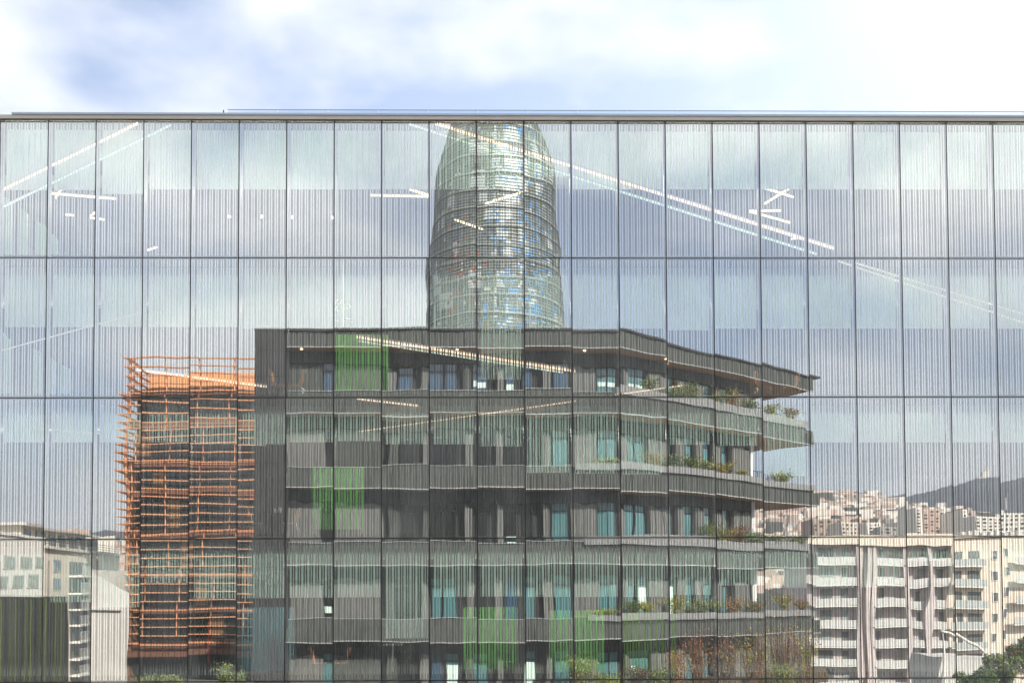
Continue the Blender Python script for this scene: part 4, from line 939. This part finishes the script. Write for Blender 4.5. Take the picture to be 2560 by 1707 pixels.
FB = [(2292, 2306, 1263, 300, 'narrow pale tower block with flat top left of the wider one', 1, 1), (2308, 2352, 1266, 310, 'wide rosy tower block under the hill', 3, 3), (2350, 2368, 1262, 320, 'pale slab beside the rosy tower block', 1, 1), (2370, 2412, 1278, 330, 'low brown-beige block right of the pale slab', 0, 3),
      (2404, 2416, 1270, 290, 'slim cream tower in front of the dark hill', 1, 1), (2418, 2432, 1265, 300, 'slim brown tower in front of the dark hill', 2, 1), (2440, 2560, 1284, 280, 'long cream block at the right edge below the hill', 1, 9), (2165, 2205, 1300, 350, 'pale gabled block over the left balconies', 1, 3), (2100, 2150, 1302, 330, 'striped pale block near the middle of the skyline', 0, 5),
      (2205, 2290, 1310, 340, 'low grey-brown block in the middle of the skyline', 4, 6), (2035, 2100, 1296, 360, 'brown block next to the dark building corner', 2, 5), (2255, 2290, 1296, 400, 'small cream block left of the narrow tower', 0, 3), (2150, 2168, 1290, 420, 'tiny rosy block behind the pale gabled one', 3, 2)]
for q in FB: far_block(*q)
CREST = [(1700, 1330), (1860, 1296), (1990, 1278), (2060, 1274), (2150, 1282), (2260, 1296), (2400, 1310), (2560, 1325)]
rnd = random.Random(5); m = MB()
for i in range(2600):
    px = rnd.uniform(1840, 2480); cy = next((a[1]+(b[1]-a[1])*(px-a[0])/(b[0]-a[0]) for a, b in zip(CREST, CREST[1:]) if a[0] <= px <= b[0]), 1300)
    f_ = rnd.uniform(0.05, 1.0); q = M(px, cy, 2700); z = (q.z+1)*math.sin(f_*math.pi/2)-1; y = q.y+(1-f_)*2000
    w_ = rnd.uniform(8, 24); h = rnd.uniform(4, 15)*(1.0 if rnd.random() < 0.93 else 1.6)
    x = q.x*(29-y)/(29-q.y)
    m.box(x, x+w_, y-10, y, z-14, z+h, rnd.choice([0, 0, 1, 1, 2, 2, 3, 3, 4, 5]))
for i in range(300):
    Y = rnd.uniform(1200, 2600); px = rnd.uniform(-40, 330); a = M(px, 1490-140*(Y/2600), Y); w_ = rnd.uniform(8, 22)
    m.box(a.x, a.x+w_, a.y-10, a.y, -0.2, a.z+rnd.uniform(-6, 12), rnd.choice([0, 0, 1, 1, 2, 3, 3, 4, 5]))
m.build('distant_city', CM, kind='stuff')
# terrain rising behind the city so that its houses stand on ground
def hill(name, sil, Y, col, depth=900, front=None):
    m = MB(); rnd = random.Random(len(name)); pts = []
    for (x0, y0), (x1, y1) in zip(sil, sil[1:]):
        for i in range(14): t_ = i/14; pts.append((x0+(x1-x0)*t_, y0+(y1-y0)*t_+rnd.uniform(-1.4, 1.4)))
    pts.append(sil[-1]); rows = 10; n = len(pts)
    for j in range(rows+1):
        f_ = j/rows
        for k, (x, y) in enumerate(pts):
            q = M(x, y, Y); z = (q.z+1)*math.sin(f_*math.pi/2)+rnd.uniform(-1, 1)*12*f_*(1-f_); yy = q.y+(1-f_)*depth; m.v.append((q.x*(29-yy)/(29-q.y), yy, z-1))
    for j in range(rows):
        for k in range(n-1): m.f.append((j*n+k, j*n+k+1, (j+1)*n+k+1, (j+1)*n+k)); m.m.append(0)
    i = len(m.v)
    for k, (x, y) in enumerate(pts): q = M(x, y, Y); m.v.append((q.x, q.y-depth, -1))
    for k in range(n-1): m.f.append((rows*n+k, rows*n+k+1, i+k+1, i+k)); m.m.append(0)
    o = m.build(name, col, kind='structure'); return o
M_HILL = mat('hill_forest', (0.055, 0.065, 0.075), 0.95, 0, 0.5, 0.01)
M_HILL2 = mat('near_slope', (0.07, 0.075, 0.06), 0.95, 0, 0.5, 0.02)
hill('hills', [(-300, 1340), (0, 1338), (180, 1336), (240, 1328), (270, 1322), (300, 1332), (340, 1345), (700, 1350), (1200, 1330), (1700, 1290), (1880, 1262), (1990, 1252), (2060, 1245), (2150, 1250), (2230, 1249), (2290, 1238), (2340, 1228), (2400, 1213), (2440, 1205), (2500, 1200), (2560, 1190), (2750, 1180)], 3400, M_HILL)
hill('near_slope', CREST, 2700, M_HILL2, depth=2000)
# church on the hill
ch = root('hill_church', 'small pale church with a spired tower on the hill crest', 'church', M(2470, 1207, 3380))
for nm, x0, x1, y0, y1 in (('nave', 2456, 2480, 1197, 1212), ('body', 2462, 2476, 1186, 1197)):
    m = MB(); bx(m, x0, x1, y0, y1, 3370, 3385); m.build(nm, CM[1], ch)
m = MB(); m.bar(M(2469, 1186, 3377), M(2469, 1170, 3377), 6, 1.0, n=8); m.build('spire', CM[0], ch)
m = MB(); m.bar(M(2508, 1276, 600), M(2508, 1240, 600), 0.7, 0.5, n=8); tag(m.build('chimney_stack', M_WHITE), 'lone thin white chimney stack in front of the dark hill', 'chimney')

# ------------------------------------------------------------------ air between here and the hills
m = MB(); m.box(-4200, 4200, -5200, 120, -1.5, 760); hz = m.build('haze', [], kind='stuff')
hm = bpy.data.materials.new('haze_air'); hm.use_nodes = True; t = hm.node_tree; t.nodes.clear()
pvn = t.nodes.new('ShaderNodeVolumePrincipled'); pvn.inputs['Color'].default_value = (0.86, 0.90, 0.96, 1); pvn.inputs['Density'].default_value = HAZE; pvn.inputs['Anisotropy'].default_value = 0.3
ho = t.nodes.new('ShaderNodeOutputMaterial'); t.links.new(pvn.outputs[0], ho.inputs['Volume']); hz.data.materials.append(hm)
